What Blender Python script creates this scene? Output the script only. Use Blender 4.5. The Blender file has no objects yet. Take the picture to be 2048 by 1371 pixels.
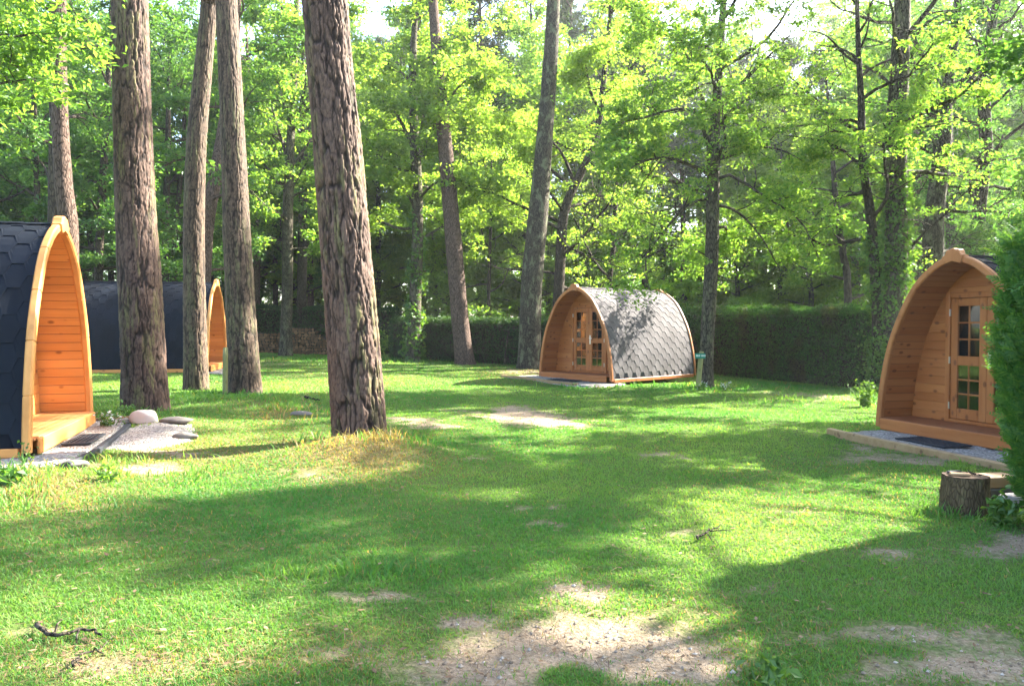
import bpy, math
import numpy as np
from mathutils import Vector

C = bpy.context.scene
COL = C.collection
RAD = math.radians
F = 1500.0
TH = math.atan(35.5 / F)
CAM = np.array([0.0, 0.0, 1.42])
FW = np.array([0, math.cos(TH), -math.sin(TH)])
UP = np.array([0, math.sin(TH), math.cos(TH)])
SUN_AZ, SUN_EL = RAD(60), RAD(35.5)
SUN = np.array([math.cos(SUN_EL) * math.sin(SUN_AZ), math.cos(SUN_EL) * math.cos(SUN_AZ), math.sin(SUN_EL)])


# ------------------------------------------------------------------ noise
def _hash(i, j, k, seed):
    n = (i.astype(np.int64) * 374761393 + j.astype(np.int64) * 668265263 + k.astype(np.int64) * 2147483647 + seed * 144269504) & 0xFFFFFFFF
    n = ((n ^ (n >> 13)) * 1274126177) & 0xFFFFFFFF
    n = ((n ^ (n >> 16)) * 2246822519) & 0xFFFFFFFF
    return ((n ^ (n >> 15)) & 0xFFFFFF) / float(0xFFFFFF)


def vnoise(P, seed=0):
    P = np.asarray(P, float)
    if P.shape[1] == 2:
        P = np.c_[P, np.zeros(len(P))]
    I = np.floor(P).astype(np.int64)
    f = P - I
    f = f * f * (3 - 2 * f)
    r = 0
    for a in (0, 1):
        for b in (0, 1):
            for c in (0, 1):
                w = (f[:, 0] if a else 1 - f[:, 0]) * (f[:, 1] if b else 1 - f[:, 1]) * (f[:, 2] if c else 1 - f[:, 2])
                r = r + w * _hash(I[:, 0] + a, I[:, 1] + b, I[:, 2] + c, seed)
    return r


def fbm(P, octv=3, seed=0):
    P = np.asarray(P, float)
    r, a, t = 0, 1.0, 0
    for o in range(octv):
        r = r + a * vnoise(P * (2 ** o) + 17.3 * o, seed + o)
        t += a
        a *= 0.5
    return r / t


def worley(u, v, pu, seed):
    iu, iv = np.floor(u).astype(np.int64), np.floor(v).astype(np.int64)
    f1 = np.full(u.shape, 9.0)
    f2 = np.full(u.shape, 9.0)
    idd = np.zeros(u.shape)
    for a in (-1, 0, 1):
        for b in (-1, 0, 1):
            ci, cj = iu + a, iv + b
            cw = np.mod(ci, pu)
            z = np.zeros_like(cw)
            jx = ci + 0.15 + 0.7 * _hash(cw, cj, z, seed)
            jy = cj + 0.1 + 0.8 * _hash(cw, cj, z + 1, seed)
            d = np.hypot(u - jx, v - jy)
            h = _hash(cw, cj, z + 2, seed)
            m = d < f1
            f2 = np.where(m, f1, np.minimum(f2, d))
            idd = np.where(m, h, idd)
            f1 = np.where(m, d, f1)
    return f1, f2, idd


def sstep(x, a, b):
    t = np.clip((x - a) / (b - a), 0, 1)
    return t * t * (3 - 2 * t)


# ------------------------------------------------------------------ camera geometry and terrain
def proj(P):
    d = np.asarray(P, float) - CAM
    z = d @ FW
    zz = np.where(z > 0.3, z, 0.3)
    return 1024 + F * d[:, 0] / zz, 685.5 - F * (d @ UP) / zz, z


def W(px, py, Y):
    d = FW + UP * (685.5 - py) / F + np.array([1.0, 0, 0]) * (px - 1024) / F
    return CAM + d * (Y / d[1])


def plane_z(x, y):
    return -0.06 - 0.02 * np.clip(x, -40, 40)


MOUNDS = []  # x, y, radius, height


def gz(x, y):
    x = np.asarray(x, float)
    y = np.asarray(y, float)
    z = plane_z(x, y)
    for (mx, my, r, h) in MOUNDS:
        z = z + h * np.exp(-((x - mx) ** 2 + (y - my) ** 2) / (r * r))
    q = np.c_[x.ravel(), y.ravel()]
    z = z + ((fbm(q * 0.7, 2, 5) - 0.5) * 0.09).reshape(x.shape) * np.clip((y - 1) / 4, 0.3, 1)
    return z


def G(px, py):
    d = FW + UP * (685.5 - py) / F + np.array([1.0, 0, 0]) * (px - 1024) / F
    # z = 1.42 + t dz ; plane -0.06 - 0.02 t dx
    t = -(1.42 + 0.06) / (d[2] + 0.02 * d[0])
    p = CAM + d * t
    return p[0], p[1]


for px, py, r, h in ((735, 912, 0.85, 0.24), (293, 850, 1.0, 0.10), (440, 800, 1.6, 0.08), (60, 985, 0.8, 0.06), (1412, 790, 0.9, 0.06)):
    gx, gy = G(px, py)
    MOUNDS.append((gx, gy, r, h))


# ------------------------------------------------------------------ mesh helpers
def mesh(name, V, Fs, mat=None, parent=None, smooth=False, attrs=None, mi=None, loc=None):
    V = np.asarray(V, np.float32)
    if not isinstance(Fs, list):
        Fs = [Fs]
    Fs = [np.asarray(f, np.int64) for f in Fs if len(f)]
    me = bpy.data.meshes.new(name)
    me.vertices.add(len(V))
    me.vertices.foreach_set('co', V.ravel())
    li = np.concatenate([f.ravel() for f in Fs]).astype(np.int32)
    tot = np.concatenate([np.full(len(f), f.shape[1], np.int32) for f in Fs])
    st = np.concatenate([[0], np.cumsum(tot)[:-1]]).astype(np.int32)
    me.loops.add(len(li))
    me.loops.foreach_set('vertex_index', li)
    me.polygons.add(len(tot))
    me.polygons.foreach_set('loop_start', st)
    if mat is not None:
        for m in (mat if isinstance(mat, (list, tuple)) else [mat]):
            me.materials.append(m)
    if mi is not None:
        me.polygons.foreach_set('material_index', np.asarray(mi, np.int32))
    me.update(calc_edges=True)
    me.polygons.foreach_set('use_smooth', np.full(len(tot), bool(smooth)))
    for k, a in (attrs or {}).items():
        a = np.asarray(a, np.float32)
        if a.ndim == 1:
            at = me.attributes.new(k, 'FLOAT', 'POINT')
            at.data.foreach_set('value', a)
        else:
            at = me.attributes.new(k, 'FLOAT_COLOR', 'POINT')
            if a.shape[1] == 3:
                a = np.c_[a, np.ones(len(a), np.float32)]
            at.data.foreach_set('color', a.ravel())
    o = bpy.data.objects.new(name, me)
    COL.objects.link(o)
    if parent is not None:
        o.parent = parent
    if loc is not None:
        o.location = [float(c) for c in loc]
    return o


class MB:
    def __init__(s):
        s.V, s.F, s.n = [], [], 0

    def add(s, V, Fs):
        V = np.asarray(V, float)
        if not isinstance(Fs, list):
            Fs = [Fs]
        for f in Fs:
            s.F.append(np.asarray(f, np.int64) + s.n)
        s.V.append(V)
        s.n += len(V)

    def box(s, x0, x1, y0, y1, z0, z1, c=0.006):
        """box with small chamfers on its vertical and long edges"""
        c = min(c, (x1 - x0) * .3, (y1 - y0) * .3, (z1 - z0) * .3)
        V = []
        for ax in range(3):
            for sx in (0, 1):
                for sy in (0, 1):
                    for sz in (0, 1):
                        p = [(x0, x1)[sx], (y0, y1)[sy], (z0, z1)[sz]]
                        sg = [1 - 2 * sx, 1 - 2 * sy, 1 - 2 * sz]
                        for k in range(3):
                            if k != ax:
                                p[k] += sg[k] * c
                        V.append(p)
        idx = lambda ax, sx, sy, sz: ax * 8 + sx * 4 + sy * 2 + sz
        q, t = [], []
        for e in (0, 1):
            f = [idx(0, e, 0, 0), idx(0, e, 1, 0), idx(0, e, 1, 1), idx(0, e, 0, 1)]
            q.append(f[::-1] if e == 0 else f)
            f = [idx(1, 0, e, 0), idx(1, 0, e, 1), idx(1, 1, e, 1), idx(1, 1, e, 0)]
            q.append(f[::-1] if e == 0 else f)
            f = [idx(2, 0, 0, e), idx(2, 1, 0, e), idx(2, 1, 1, e), idx(2, 0, 1, e)]
            q.append(f[::-1] if e == 0 else f)
        for a in (0, 1):
            for b in (0, 1):
                q.append([idx(1, 0, a, b), idx(1, 1, a, b), idx(2, 1, a, b), idx(2, 0, a, b)])
                q.append([idx(0, a, 0, b), idx(0, a, 1, b), idx(2, a, 1, b), idx(2, a, 0, b)])
                q.append([idx(0, a, b, 0), idx(0, a, b, 1), idx(1, a, b, 1), idx(1, a, b, 0)])
                for d in (0, 1):
                    t.append([idx(0, a, b, d), idx(1, a, b, d), idx(2, a, b, d)])
        s.add(V, [np.array(q), np.unique(np.array(t), axis=0)])

    def build(s, name, mat, parent=None, smooth=False, loc=None, xf=None):
        V = np.concatenate(s.V)
        if xf is not None:
            V = xf(V)
        q = [f for f in s.F if f.shape[1] == 4]
        t = [f for f in s.F if f.shape[1] == 3]
        other = [f for f in s.F if f.shape[1] not in (3, 4)]
        L = []
        if q: L.append(np.concatenate(q))
        if t: L.append(np.concatenate(t))
        return mesh(name, V, L + other, mat, parent, smooth, loc=loc)


def grid_faces(nr, nc, wrap=False):
    r = np.arange(nr - 1)[:, None]
    c = np.arange(nc if wrap else nc - 1)[None, :]
    c2 = (c + 1) % nc
    return np.stack([r * nc + c, r * nc + c2, (r + 1) * nc + c2, (r + 1) * nc + c], -1).reshape(-1, 4)


def resample(P, n=None, step=None):
    P = np.asarray(P, float)
    # Catmull-Rom through the points, then arc-length resampling
    Q = np.vstack([2 * P[0] - P[1], P, 2 * P[-1] - P[-2]])
    out = []
    for i in range(1, len(Q) - 2):
        t = np.linspace(0, 1, 12, endpoint=False)[:, None]
        a, b, c, d = Q[i - 1], Q[i], Q[i + 1], Q[i + 2]
        out.append(0.5 * (2 * b + (c - a) * t + (2 * a - 5 * b + 4 * c - d) * t ** 2 + (3 * b - a - 3 * c + d) * t ** 3))
    out.append(P[-1:])
    R = np.vstack(out)
    s = np.r_[0, np.cumsum(np.linalg.norm(np.diff(R[:, :3], axis=0), axis=1))]
    if n is None:
        n = max(3, int(s[-1] / step) + 1)
    ss = np.linspace(0, s[-1], n)
    return np.stack([np.interp(ss, s, R[:, k]) for k in range(R.shape[1])], 1)


def tube(P, R, n=6, cap=True):
    P = np.asarray(P, float)
    R = np.broadcast_to(np.asarray(R, float), (len(P),))
    T = np.gradient(P, axis=0)
    T /= np.linalg.norm(T, axis=1)[:, None] + 1e-9
    mean = np.abs(T).mean(0)
    ref = np.eye(3)[int(np.argmin(mean))]
    A = np.cross(T, ref)
    A /= np.linalg.norm(A, axis=1)[:, None] + 1e-9
    B = np.cross(T, A)
    th = np.linspace(0, 2 * math.pi, n, endpoint=False)
    V = P[:, None, :] + R[:, None, None] * (A[:, None, :] * np.cos(th)[None, :, None] + B[:, None, :] * np.sin(th)[None, :, None])
    V = V.reshape(-1, 3)
    Fs = [grid_faces(len(P), n, True)]
    if cap:
        k = len(V)
        V = np.vstack([V, P[-1:], P[:1]])
        i = np.arange(n)
        b = (len(P) - 1) * n
        Fs.append(np.stack([b + i, b + (i + 1) % n, np.full(n, k)], 1))
        Fs.append(np.stack([(i + 1) % n, i, np.full(n, k + 1)], 1))
    return V, Fs


# ------------------------------------------------------------------ tagging
def tag(o, label=None, cat=None, group=None, kind=None):
    if label: o['label'] = label
    if cat: o['category'] = cat
    if group: o['group'] = group
    if kind: o['kind'] = kind
    return o


def empty(name, loc, rz=0.0):
    o = bpy.data.objects.new(name, None)
    o.empty_display_size = 0.2
    COL.objects.link(o)
    o.location = [float(c) for c in loc]
    o.rotation_euler = (0, 0, rz)
    return o


def copy_tree(o, parent=None):
    c = o.copy()
    COL.objects.link(c)
    if parent is not None:
        c.parent = parent
    for ch in list(o.children):
        copy_tree(ch, c)
    return c


# ------------------------------------------------------------------ materials
def newmat(name):
    m = bpy.data.materials.new(name)
    m.use_nodes = True
    nt = m.node_tree
    nt.nodes.clear()
    return m, nt


class NT:
    def __init__(s, name):
        s.m, s.nt = newmat(name)
        s.out = s.n('ShaderNodeOutputMaterial')

    def n(s, typ, **kw):
        nd = s.nt.nodes.new(typ)
        for k, v in kw.items():
            setattr(nd, k, v)
        return nd

    def set(s, sock, v):
        if hasattr(v, 'is_linked') or isinstance(v, bpy.types.NodeSocket):
            s.nt.links.new(v, sock)
        else:
            sock.default_value = v

    def coords(s, scale=(1, 1, 1), which='Object'):
        tc = s.n('ShaderNodeTexCoord')
        mp = s.n('ShaderNodeMapping')
        mp.inputs['Scale'].default_value = scale
        s.nt.links.new(tc.outputs[which], mp.inputs['Vector'])
        return mp.outputs['Vector']

    def noise(s, vec, scale, detail=3, rough=0.55):
        nd = s.n('ShaderNodeTexNoise')
        s.set(nd.inputs['Vector'], vec)
        nd.inputs['Scale'].default_value = scale
        nd.inputs['Detail'].default_value = detail
        nd.inputs['Roughness'].default_value = rough
        return nd.outputs['Fac']

    def voro(s, vec, scale, feature='F1', out='Distance'):
        nd = s.n('ShaderNodeTexVoronoi', feature=feature)
        s.set(nd.inputs['Vector'], vec)
        nd.inputs['Scale'].default_value = scale
        return nd.outputs[out]

    def ramp(s, fac, stops):
        nd = s.n('ShaderNodeValToRGB')
        s.set(nd.inputs['Fac'], fac)
        e = nd.color_ramp.elements
        while len(e) < len(stops):
            e.new(0.5)
        for k, (p, c) in enumerate(stops):
            e[k].position = p
            e[k].color = (c[0], c[1], c[2], 1) if hasattr(c, '__len__') else (c, c, c, 1)
        return nd.outputs['Color']

    def mix(s, fac, a, b, blend='MIX'):
        nd = s.n('ShaderNodeMix', data_type='RGBA', blend_type=blend)
        s.set(nd.inputs[0], fac)
        for k, v in ((6, a), (7, b)):
            if isinstance(v, (tuple, list)):
                v = (v[0], v[1], v[2], 1)
            s.set(nd.inputs[k], v)
        return nd.outputs[2]

    def math(s, op, a, b=0.0, clamp=False):
        nd = s.n('ShaderNodeMath', operation=op, use_clamp=clamp)
        s.set(nd.inputs[0], a)
        s.set(nd.inputs[1], b)
        return nd.outputs[0]

    def attr(s, name, out='Fac'):
        nd = s.n('ShaderNodeAttribute', attribute_name=name)
        return nd.outputs[out]

    def island(s):
        return s.n('ShaderNodeNewGeometry').outputs['Random Per Island']

    def bump(s, h, strength=0.5, dist=0.02, normal=None):
        nd = s.n('ShaderNodeBump')
        nd.inputs['Strength'].default_value = strength
        nd.inputs['Distance'].default_value = dist
        s.set(nd.inputs['Height'], h)
        if normal is not None:
            s.set(nd.inputs['Normal'], normal)
        return nd.outputs['Normal']

    def principled(s, col, rough=0.7, normal=None, metal=0.0, spec=0.4):
        b = s.n('ShaderNodeBsdfPrincipled')
        if isinstance(col, (tuple, list)):
            col = (col[0], col[1], col[2], 1)
        s.set(b.inputs['Base Color'], col)
        s.set(b.inputs['Roughness'], rough)
        b.inputs['Metallic'].default_value = metal
        b.inputs['Specular IOR Level'].default_value = spec
        if normal is not None:
            s.set(b.inputs['Normal'], normal)
        s.nt.links.new(b.outputs[0], s.out.inputs['Surface'])
        return s.m


def m_plain(name, col, rough=0.7, metal=0.0, var=0.25, scale=8):
    t = NT(name)
    v = t.noise(t.coords(), scale, 4)
    c = t.mix(v, tuple(x * (1 - var) for x in col), tuple(min(1, x * (1 + var)) for x in col))
    return t.principled(c, rough, t.bump(v, 0.2, 0.01), metal)


def m_leaf(name, dark, mid, light, trans=0.5, tboost=(1.5, 1.35, 0.6), gloss=0.025, patch=None):
    t = NT(name)
    r = t.island()
    c = t.ramp(r, [(0.0, dark), (0.5, mid), (1.0, light)])
    ob = t.n('ShaderNodeObjectInfo').outputs['Random']
    nz = t.noise(t.coords((1, 1, 1)), 0.8, 2)
    c = t.mix(t.math('MULTIPLY', nz, 0.7), c, tuple(x * 0.75 for x in mid))
    if patch is not None:
        pn = t.ramp(t.noise(t.coords((1, 1, 0.8)), patch[1], 3), [(patch[2], 0.0), (patch[2] + 0.12, 1.0)])
        c = t.mix(t.math('MULTIPLY', pn, patch[3]), c, patch[0])
    tc = t.mix(1.0, c, (tboost[0] * .5, tboost[1] * .5, tboost[2] * .5), 'MULTIPLY')
    tc = t.mix(1.0, tc, (2.0, 2.0, 2.0), 'MULTIPLY')
    df = t.n('ShaderNodeBsdfDiffuse')
    t.set(df.inputs['Color'], c)
    tr = t.n('ShaderNodeBsdfTranslucent')
    t.set(tr.inputs['Color'], tc)
    mx = t.n('ShaderNodeMixShader')
    mx.inputs[0].default_value = trans
    t.nt.links.new(df.outputs[0], mx.inputs[1])
    t.nt.links.new(tr.outputs[0], mx.inputs[2])
    gl = t.n('ShaderNodeBsdfGlossy')
    gl.inputs['Roughness'].default_value = 0.5
    gl.inputs['Color'].default_value = (0.9, 0.95, 1, 1)
    m2 = t.n('ShaderNodeMixShader')
    m2.inputs[0].default_value = gloss
    t.nt.links.new(mx.outputs[0], m2.inputs[1])
    t.nt.links.new(gl.outputs[0], m2.inputs[2])
    t.nt.links.new(m2.outputs[0], t.out.inputs['Surface'])
    return t.m


def m_wood(name, base, stretch, board=0.3, knots=0.75, rough=0.55):
    """stained pine: grain runs along the axis with the small stretch value"""
    t = NT(name)
    v = t.coords(stretch)
    g = t.noise(v, 9, 5, 0.6)
    g2 = t.noise(v, 38, 3, 0.5)
    isl = t.island()
    dk = tuple(x * k for x, k in zip(base, (0.72, 0.62, 0.5)))
    lt = tuple(min(1, x * k) for x, k in zip(base, (1.12, 1.18, 1.25)))
    c = t.ramp(g, [(0.28, dk), (0.5, base), (0.72, lt)])
    c = t.mix(t.math('MULTIPLY', g2, 0.35), c, dk)
    c = t.mix(t.math('MULTIPLY', t.math('ABSOLUTE', t.math('SUBTRACT', isl, 0.5)), 2 * board * 2), c, t.mix(t.math('GREATER_THAN', isl, 0.5), dk, lt))
    kv = t.coords(tuple(.55 + .45 * x for x in stretch))
    kd = t.voro(kv, 8.0)
    kn = t.ramp(kd, [(0.14, 1.0), (0.25, 0.0)])
    sel = t.ramp(t.voro(kv, 8.0, out='Color'), [(0.25, 0.0), (0.3, 1.0)])
    c = t.mix(t.math('MULTIPLY', t.math('MULTIPLY', kn, sel), knots), c, (base[0] * .28, base[1] * .2, base[2] * .2))
    return t.principled(c, rough, t.bump(g2, 0.12, 0.004), spec=0.35)


def m_shingle(name, base, var=0.3):
    t = NT(name)
    isl = t.island()
    sp = t.noise(t.coords(), 240, 2, 0.7)
    big = t.noise(t.coords(), 1.6, 4)
    c = t.ramp(isl, [(0, tuple(x * (1 - var) for x in base)), (1, tuple(x * (1 + var) for x in base))])
    c = t.mix(sp, t.mix(1.0, c, (0.55, 0.55, 0.55), 'MULTIPLY'), t.mix(1.0, c, (1.0, 1.0, 1.0), 'MULTIPLY'))
    c = t.mix(t.math('MULTIPLY', t.ramp(big, [(0.4, 0.0), (0.75, 1.0)]), 0.35), c, tuple(min(1, x * 1.6) for x in base))
    return t.principled(c, 0.85, t.bump(sp, 0.35, 0.004), spec=0.12)


def m_pinebark(name, plate1, plate2, crack, lichen=(0.30, 0.31, 0.10)):
    """bark of the near pines; fissure and lichen masks come with the mesh"""
    t = NT(name)
    cid = t.attr('cell')
    ck = t.attr('crack')
    li = t.attr('lichen')
    n = t.noise(t.coords((1, 1, 0.35)), 45, 4, 0.65)
    c = t.ramp(cid, [(0, plate1), (1, plate2)])
    c = t.mix(t.ramp(n, [(0.35, 0.0), (0.7, 0.6)]), c, (plate2[0] * 1.5, plate2[1] * 1.5, plate2[2] * 1.55))
    c = t.mix(t.math('MULTIPLY', t.math('SUBTRACT', 1.0, ck), 0.95), c, crack)
    c = t.mix(t.math('MULTIPLY', li, 0.6), c, lichen)
    return t.principled(c, 0.8, t.bump(n, 0.5, 0.008), spec=0.25)


def m_bark(name, c1, c2, crack, scale=16, lichen=None, lich_amt=0.5, strength=0.9, zs=0.28):
    t = NT(name)
    v = t.coords((1, 1, zs))
    d = t.voro(v, scale, 'DISTANCE_TO_EDGE')
    wob = t.noise(t.coords((1, 1, 0.5)), 12, 5, 0.65)
    ck = t.ramp(d, [(0.0, 0.0), (0.16, 1.0)])
    c = t.ramp(wob, [(0.3, c1), (0.7, c2)])
    c = t.mix(ck, crack, c)
    if lichen is not None:
        ln = t.ramp(t.noise(t.coords((1, 1, 0.5)), 5.5, 5, 0.7), [(0.52, 0.0), (0.60, 1.0)])
        c = t.mix(t.math('MULTIPLY', ln, lich_amt), c, lichen)
    h = t.math('ADD', t.math('MULTIPLY', ck, 0.6), wob)
    return t.principled(c, 0.9, t.bump(h, strength, 0.03), spec=0.15)


M = {}
LE = m_leaf
M['oak1'] = LE('oak leaf', (0.045, 0.125, 0.018), (0.10, 0.205, 0.028), (0.18, 0.29, 0.042), 0.64, (2.2, 1.95, 1.25))
M['oak2'] = LE('oak leaf deep green', (0.025, 0.085, 0.016), (0.055, 0.145, 0.024), (0.11, 0.21, 0.034), 0.56, (2.0, 1.75, 1.1))
M['oak3'] = LE('oak leaf young', (0.075, 0.16, 0.02), (0.13, 0.235, 0.03), (0.20, 0.305, 0.045), 0.66, (2.2, 1.95, 1.25))
M['needle'] = LE('pine needle', (0.03, 0.06, 0.028), (0.055, 0.095, 0.045), (0.09, 0.13, 0.06), 0.3)
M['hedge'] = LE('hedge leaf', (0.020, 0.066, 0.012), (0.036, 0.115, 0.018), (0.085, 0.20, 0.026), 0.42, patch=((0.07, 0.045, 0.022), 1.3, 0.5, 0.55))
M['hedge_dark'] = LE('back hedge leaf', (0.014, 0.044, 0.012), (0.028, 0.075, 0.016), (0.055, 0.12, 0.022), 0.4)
M['cypress'] = LE('cypress spray', (0.04, 0.13, 0.025), (0.08, 0.20, 0.036), (0.17, 0.31, 0.05), 0.5)
M['ivy'] = LE('ivy leaf', (0.045, 0.12, 0.016), (0.08, 0.185, 0.024), (0.14, 0.25, 0.035), 0.5, gloss=0.04)
M['weed'] = LE('weed leaf', (0.05, 0.12, 0.02), (0.08, 0.18, 0.03), (0.14, 0.24, 0.05), 0.45)
M['pine1'] = m_pinebark('pine bark', (0.060, 0.034, 0.023), (0.110, 0.070, 0.053), (0.009, 0.005, 0.004), (0.15, 0.15, 0.05))
M['pine2'] = m_pinebark('pine bark greyer', (0.060, 0.039, 0.026), (0.112, 0.077, 0.053), (0.012, 0.008, 0.006), (0.13, 0.14, 0.06))
M['bark_pine'] = m_bark('far pine bark', (0.09, 0.06, 0.048), (0.17, 0.12, 0.095), (0.03, 0.02, 0.016), 30, zs=.2)
M['stump'] = m_bark('stump bark', (0.07, 0.05, 0.028), (0.125, 0.09, 0.05), (0.055, 0.038, 0.022), 46, (0.14, 0.13, 0.06), .4, .6)
M['bark_oak'] = m_bark('oak bark', (0.055, 0.048, 0.036), (0.12, 0.105, 0.078), (0.02, 0.016, 0.012), 20, (0.16, 0.17, 0.09), 0.45)
M['bark_lichen'] = m_bark('lichen bark', (0.05, 0.042, 0.033), (0.09, 0.08, 0.06), (0.018, 0.014, 0.011), 24, (0.15, 0.17, 0.10), 0.65)
M['bark_dark'] = m_bark('dark bark', (0.04, 0.032, 0.025), (0.085, 0.07, 0.052), (0.014, 0.011, 0.009), 18)
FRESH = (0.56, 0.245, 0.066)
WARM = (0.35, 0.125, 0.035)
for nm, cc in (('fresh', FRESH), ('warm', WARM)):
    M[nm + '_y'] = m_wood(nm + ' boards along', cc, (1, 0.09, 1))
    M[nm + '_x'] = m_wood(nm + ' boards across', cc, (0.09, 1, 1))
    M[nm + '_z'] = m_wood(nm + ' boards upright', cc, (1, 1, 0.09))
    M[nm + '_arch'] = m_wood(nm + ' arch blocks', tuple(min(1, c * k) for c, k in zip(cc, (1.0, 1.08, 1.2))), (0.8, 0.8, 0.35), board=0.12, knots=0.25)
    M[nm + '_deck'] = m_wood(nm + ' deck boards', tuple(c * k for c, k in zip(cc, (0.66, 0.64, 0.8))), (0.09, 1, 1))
M['shingle_dark'] = m_shingle('slate blue shingle', (0.007, 0.0105, 0.018), .2)
M['shingle_grey'] = m_shingle('weathered grey shingle', (0.105, 0.098, 0.104), 0.18)
M['metal'] = m_plain('brushed steel', (0.62, 0.62, 0.6), 0.3, 0.9, 0.05)
M['rubber'] = m_plain('black rubber', (0.02, 0.023, 0.03), 0.6, 0, 0.2)
M['curtain'] = m_plain('blue grey curtain', (0.62, 0.72, 0.78), 0.9, 0, 0.15, 3)
M['dim'] = m_plain('pod interior', (0.22, 0.13, 0.07), 0.8)
t = NT('glass')
b = t.n('ShaderNodeBsdfTransparent')
b.inputs['Color'].default_value = (0.93, 0.96, 0.95, 1)
g = t.n('ShaderNodeBsdfGlossy')
g.inputs['Roughness'].default_value = 0.03
fr = t.n('ShaderNodeFresnel')
fr.inputs['IOR'].default_value = 1.55
mx = t.n('ShaderNodeMixShader')
t.nt.links.new(t.math('ADD', fr.outputs[0], 0.05, True), mx.inputs[0])
t.nt.links.new(b.outputs[0], mx.inputs[1])
t.nt.links.new(g.outputs[0], mx.inputs[2])
t.nt.links.new(mx.outputs[0], t.out.inputs['Surface'])
M['glass'] = t.m
M['rock'] = m_plain('pale quartz', (0.42, 0.37, 0.33), 0.8, 0, 0.2, 5)
M['stone'] = m_plain('grey stone', (0.13, 0.115, 0.10), 0.9, 0, 0.3, 9)
M['timber'] = m_wood('weathered timber edging', (0.30, 0.20, 0.10), (0.1, 1, 1))
M['post'] = m_wood('green treated post', (0.20, 0.20, 0.075), (1, 1, 0.1), knots=0.3)
M['sign'] = m_plain('green sign plate', (0.015, 0.17, 0.11), 0.45, 0, 0.08)
M['white'] = m_plain('white paint', (0.75, 0.78, 0.75), 0.5, 0, 0.05)
M['plank'] = m_wood('sawn plank', (0.42, 0.27, 0.15), (0.1, 1, 1))
M['flower'] = m_plain('pale petals', (0.4, 0.42, 0.38), 0.8)
M['straw'] = m_plain('dry straw', (0.34, 0.25, 0.11), 0.9)
t = NT('earth crumbs')
M['crumb'] = t.principled(t.ramp(t.island(), [(0, (0.11, 0.08, 0.055)), (.6, (0.24, 0.19, 0.14)), (1, (0.42, 0.37, 0.31))]), .95)
t = NT('needle litter')
M['litter'] = t.principled(t.ramp(t.island(), [(0, (0.07, 0.04, 0.02)), (.6, (0.14, 0.08, 0.04)), (1, (0.24, 0.17, 0.09))]), .9)
t = NT('cut wood')
v = t.coords()
rr = t.n('ShaderNodeTexWave', wave_type='RINGS', rings_direction='Y')
t.set(rr.inputs['Vector'], v)
rr.inputs['Scale'].default_value = 14
rr.inputs['Distortion'].default_value = 2
oi = t.n('ShaderNodeObjectInfo').outputs['Random']
c = t.ramp(oi, [(0, (0.06, 0.032, 0.015)), (0.5, (0.12, 0.065, 0.03)), (1, (0.20, 0.115, 0.055))])
M['cutwood'] = t.principled(t.mix(t.math('MULTIPLY', rr.outputs['Fac'], 0.35), c, (0.15, 0.08, 0.04)), 0.85)
t = NT('gravel')
v = t.coords()
cel = t.voro(v, 42, out='Color')
dst = t.voro(v, 42)
sp = t.noise(v, 3, 3)
c = t.ramp(cel, [(0.0, (0.10, 0.09, 0.08)), (0.5, (0.24, 0.22, 0.20)), (1, (0.42, 0.39, 0.36))])
c = t.mix(t.ramp(sp, [(0.45, 0.0), (0.7, 0.5)]), c, (0.25, 0.2, 0.15))
M['gravel'] = t.principled(c, 0.9, t.bump(t.math('SUBTRACT', 1.0, dst), 0.9, 0.02))
# lawn soil and turf
t = NT('lawn ground')
v = t.coords()
so = t.attr('soil')
dr = t.attr('dry')
n1 = t.noise(v, 7, 5, 0.6)
n2 = t.noise(v, 55, 4, 0.65)
n3 = t.noise(v, 1.1, 3)
n4 = t.noise(v, 20, 5, 0.7)
turf = t.ramp(n2, [(0.3, (0.035, 0.075, 0.014)), (0.55, (0.075, 0.14, 0.025)), (0.8, (0.16, 0.19, 0.05))])
turf = t.mix(t.math('MULTIPLY', t.ramp(n1, [(0.4, 0.0), (0.7, 1.0)]), 0.45), turf, (0.17, 0.15, 0.06))
turf = t.mix(t.math('MULTIPLY', dr, 0.75), turf, t.ramp(n2, [(0.3, (0.10, 0.075, 0.03)), (0.7, (0.27, 0.20, 0.085))]))
soil = t.ramp(n2, [(0.25, (0.15, 0.108, 0.07)), (0.5, (0.32, 0.245, 0.165)), (0.8, (0.48, 0.39, 0.285))])
soil = t.mix(t.math('MULTIPLY', t.ramp(n3, [(0.4, 0.0), (0.6, 1.0)]), 0.4), soil, (0.2, 0.145, 0.1))
sm = t.math('ADD', so, t.math('ADD', t.math('MULTIPLY', t.math('SUBTRACT', n1, 0.5), 1.0), t.math('MULTIPLY', t.math('SUBTRACT', n4, 0.5), 1.3)))
c = t.mix(t.ramp(sm, [(0.22, 0.0), (0.85, 1.0)]), turf, soil)
M['lawn'] = t.principled(c, 0.95, t.bump(n4, 0.8, 0.05, t.bump(n2, 0.7, 0.03)), spec=0.1)
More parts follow.
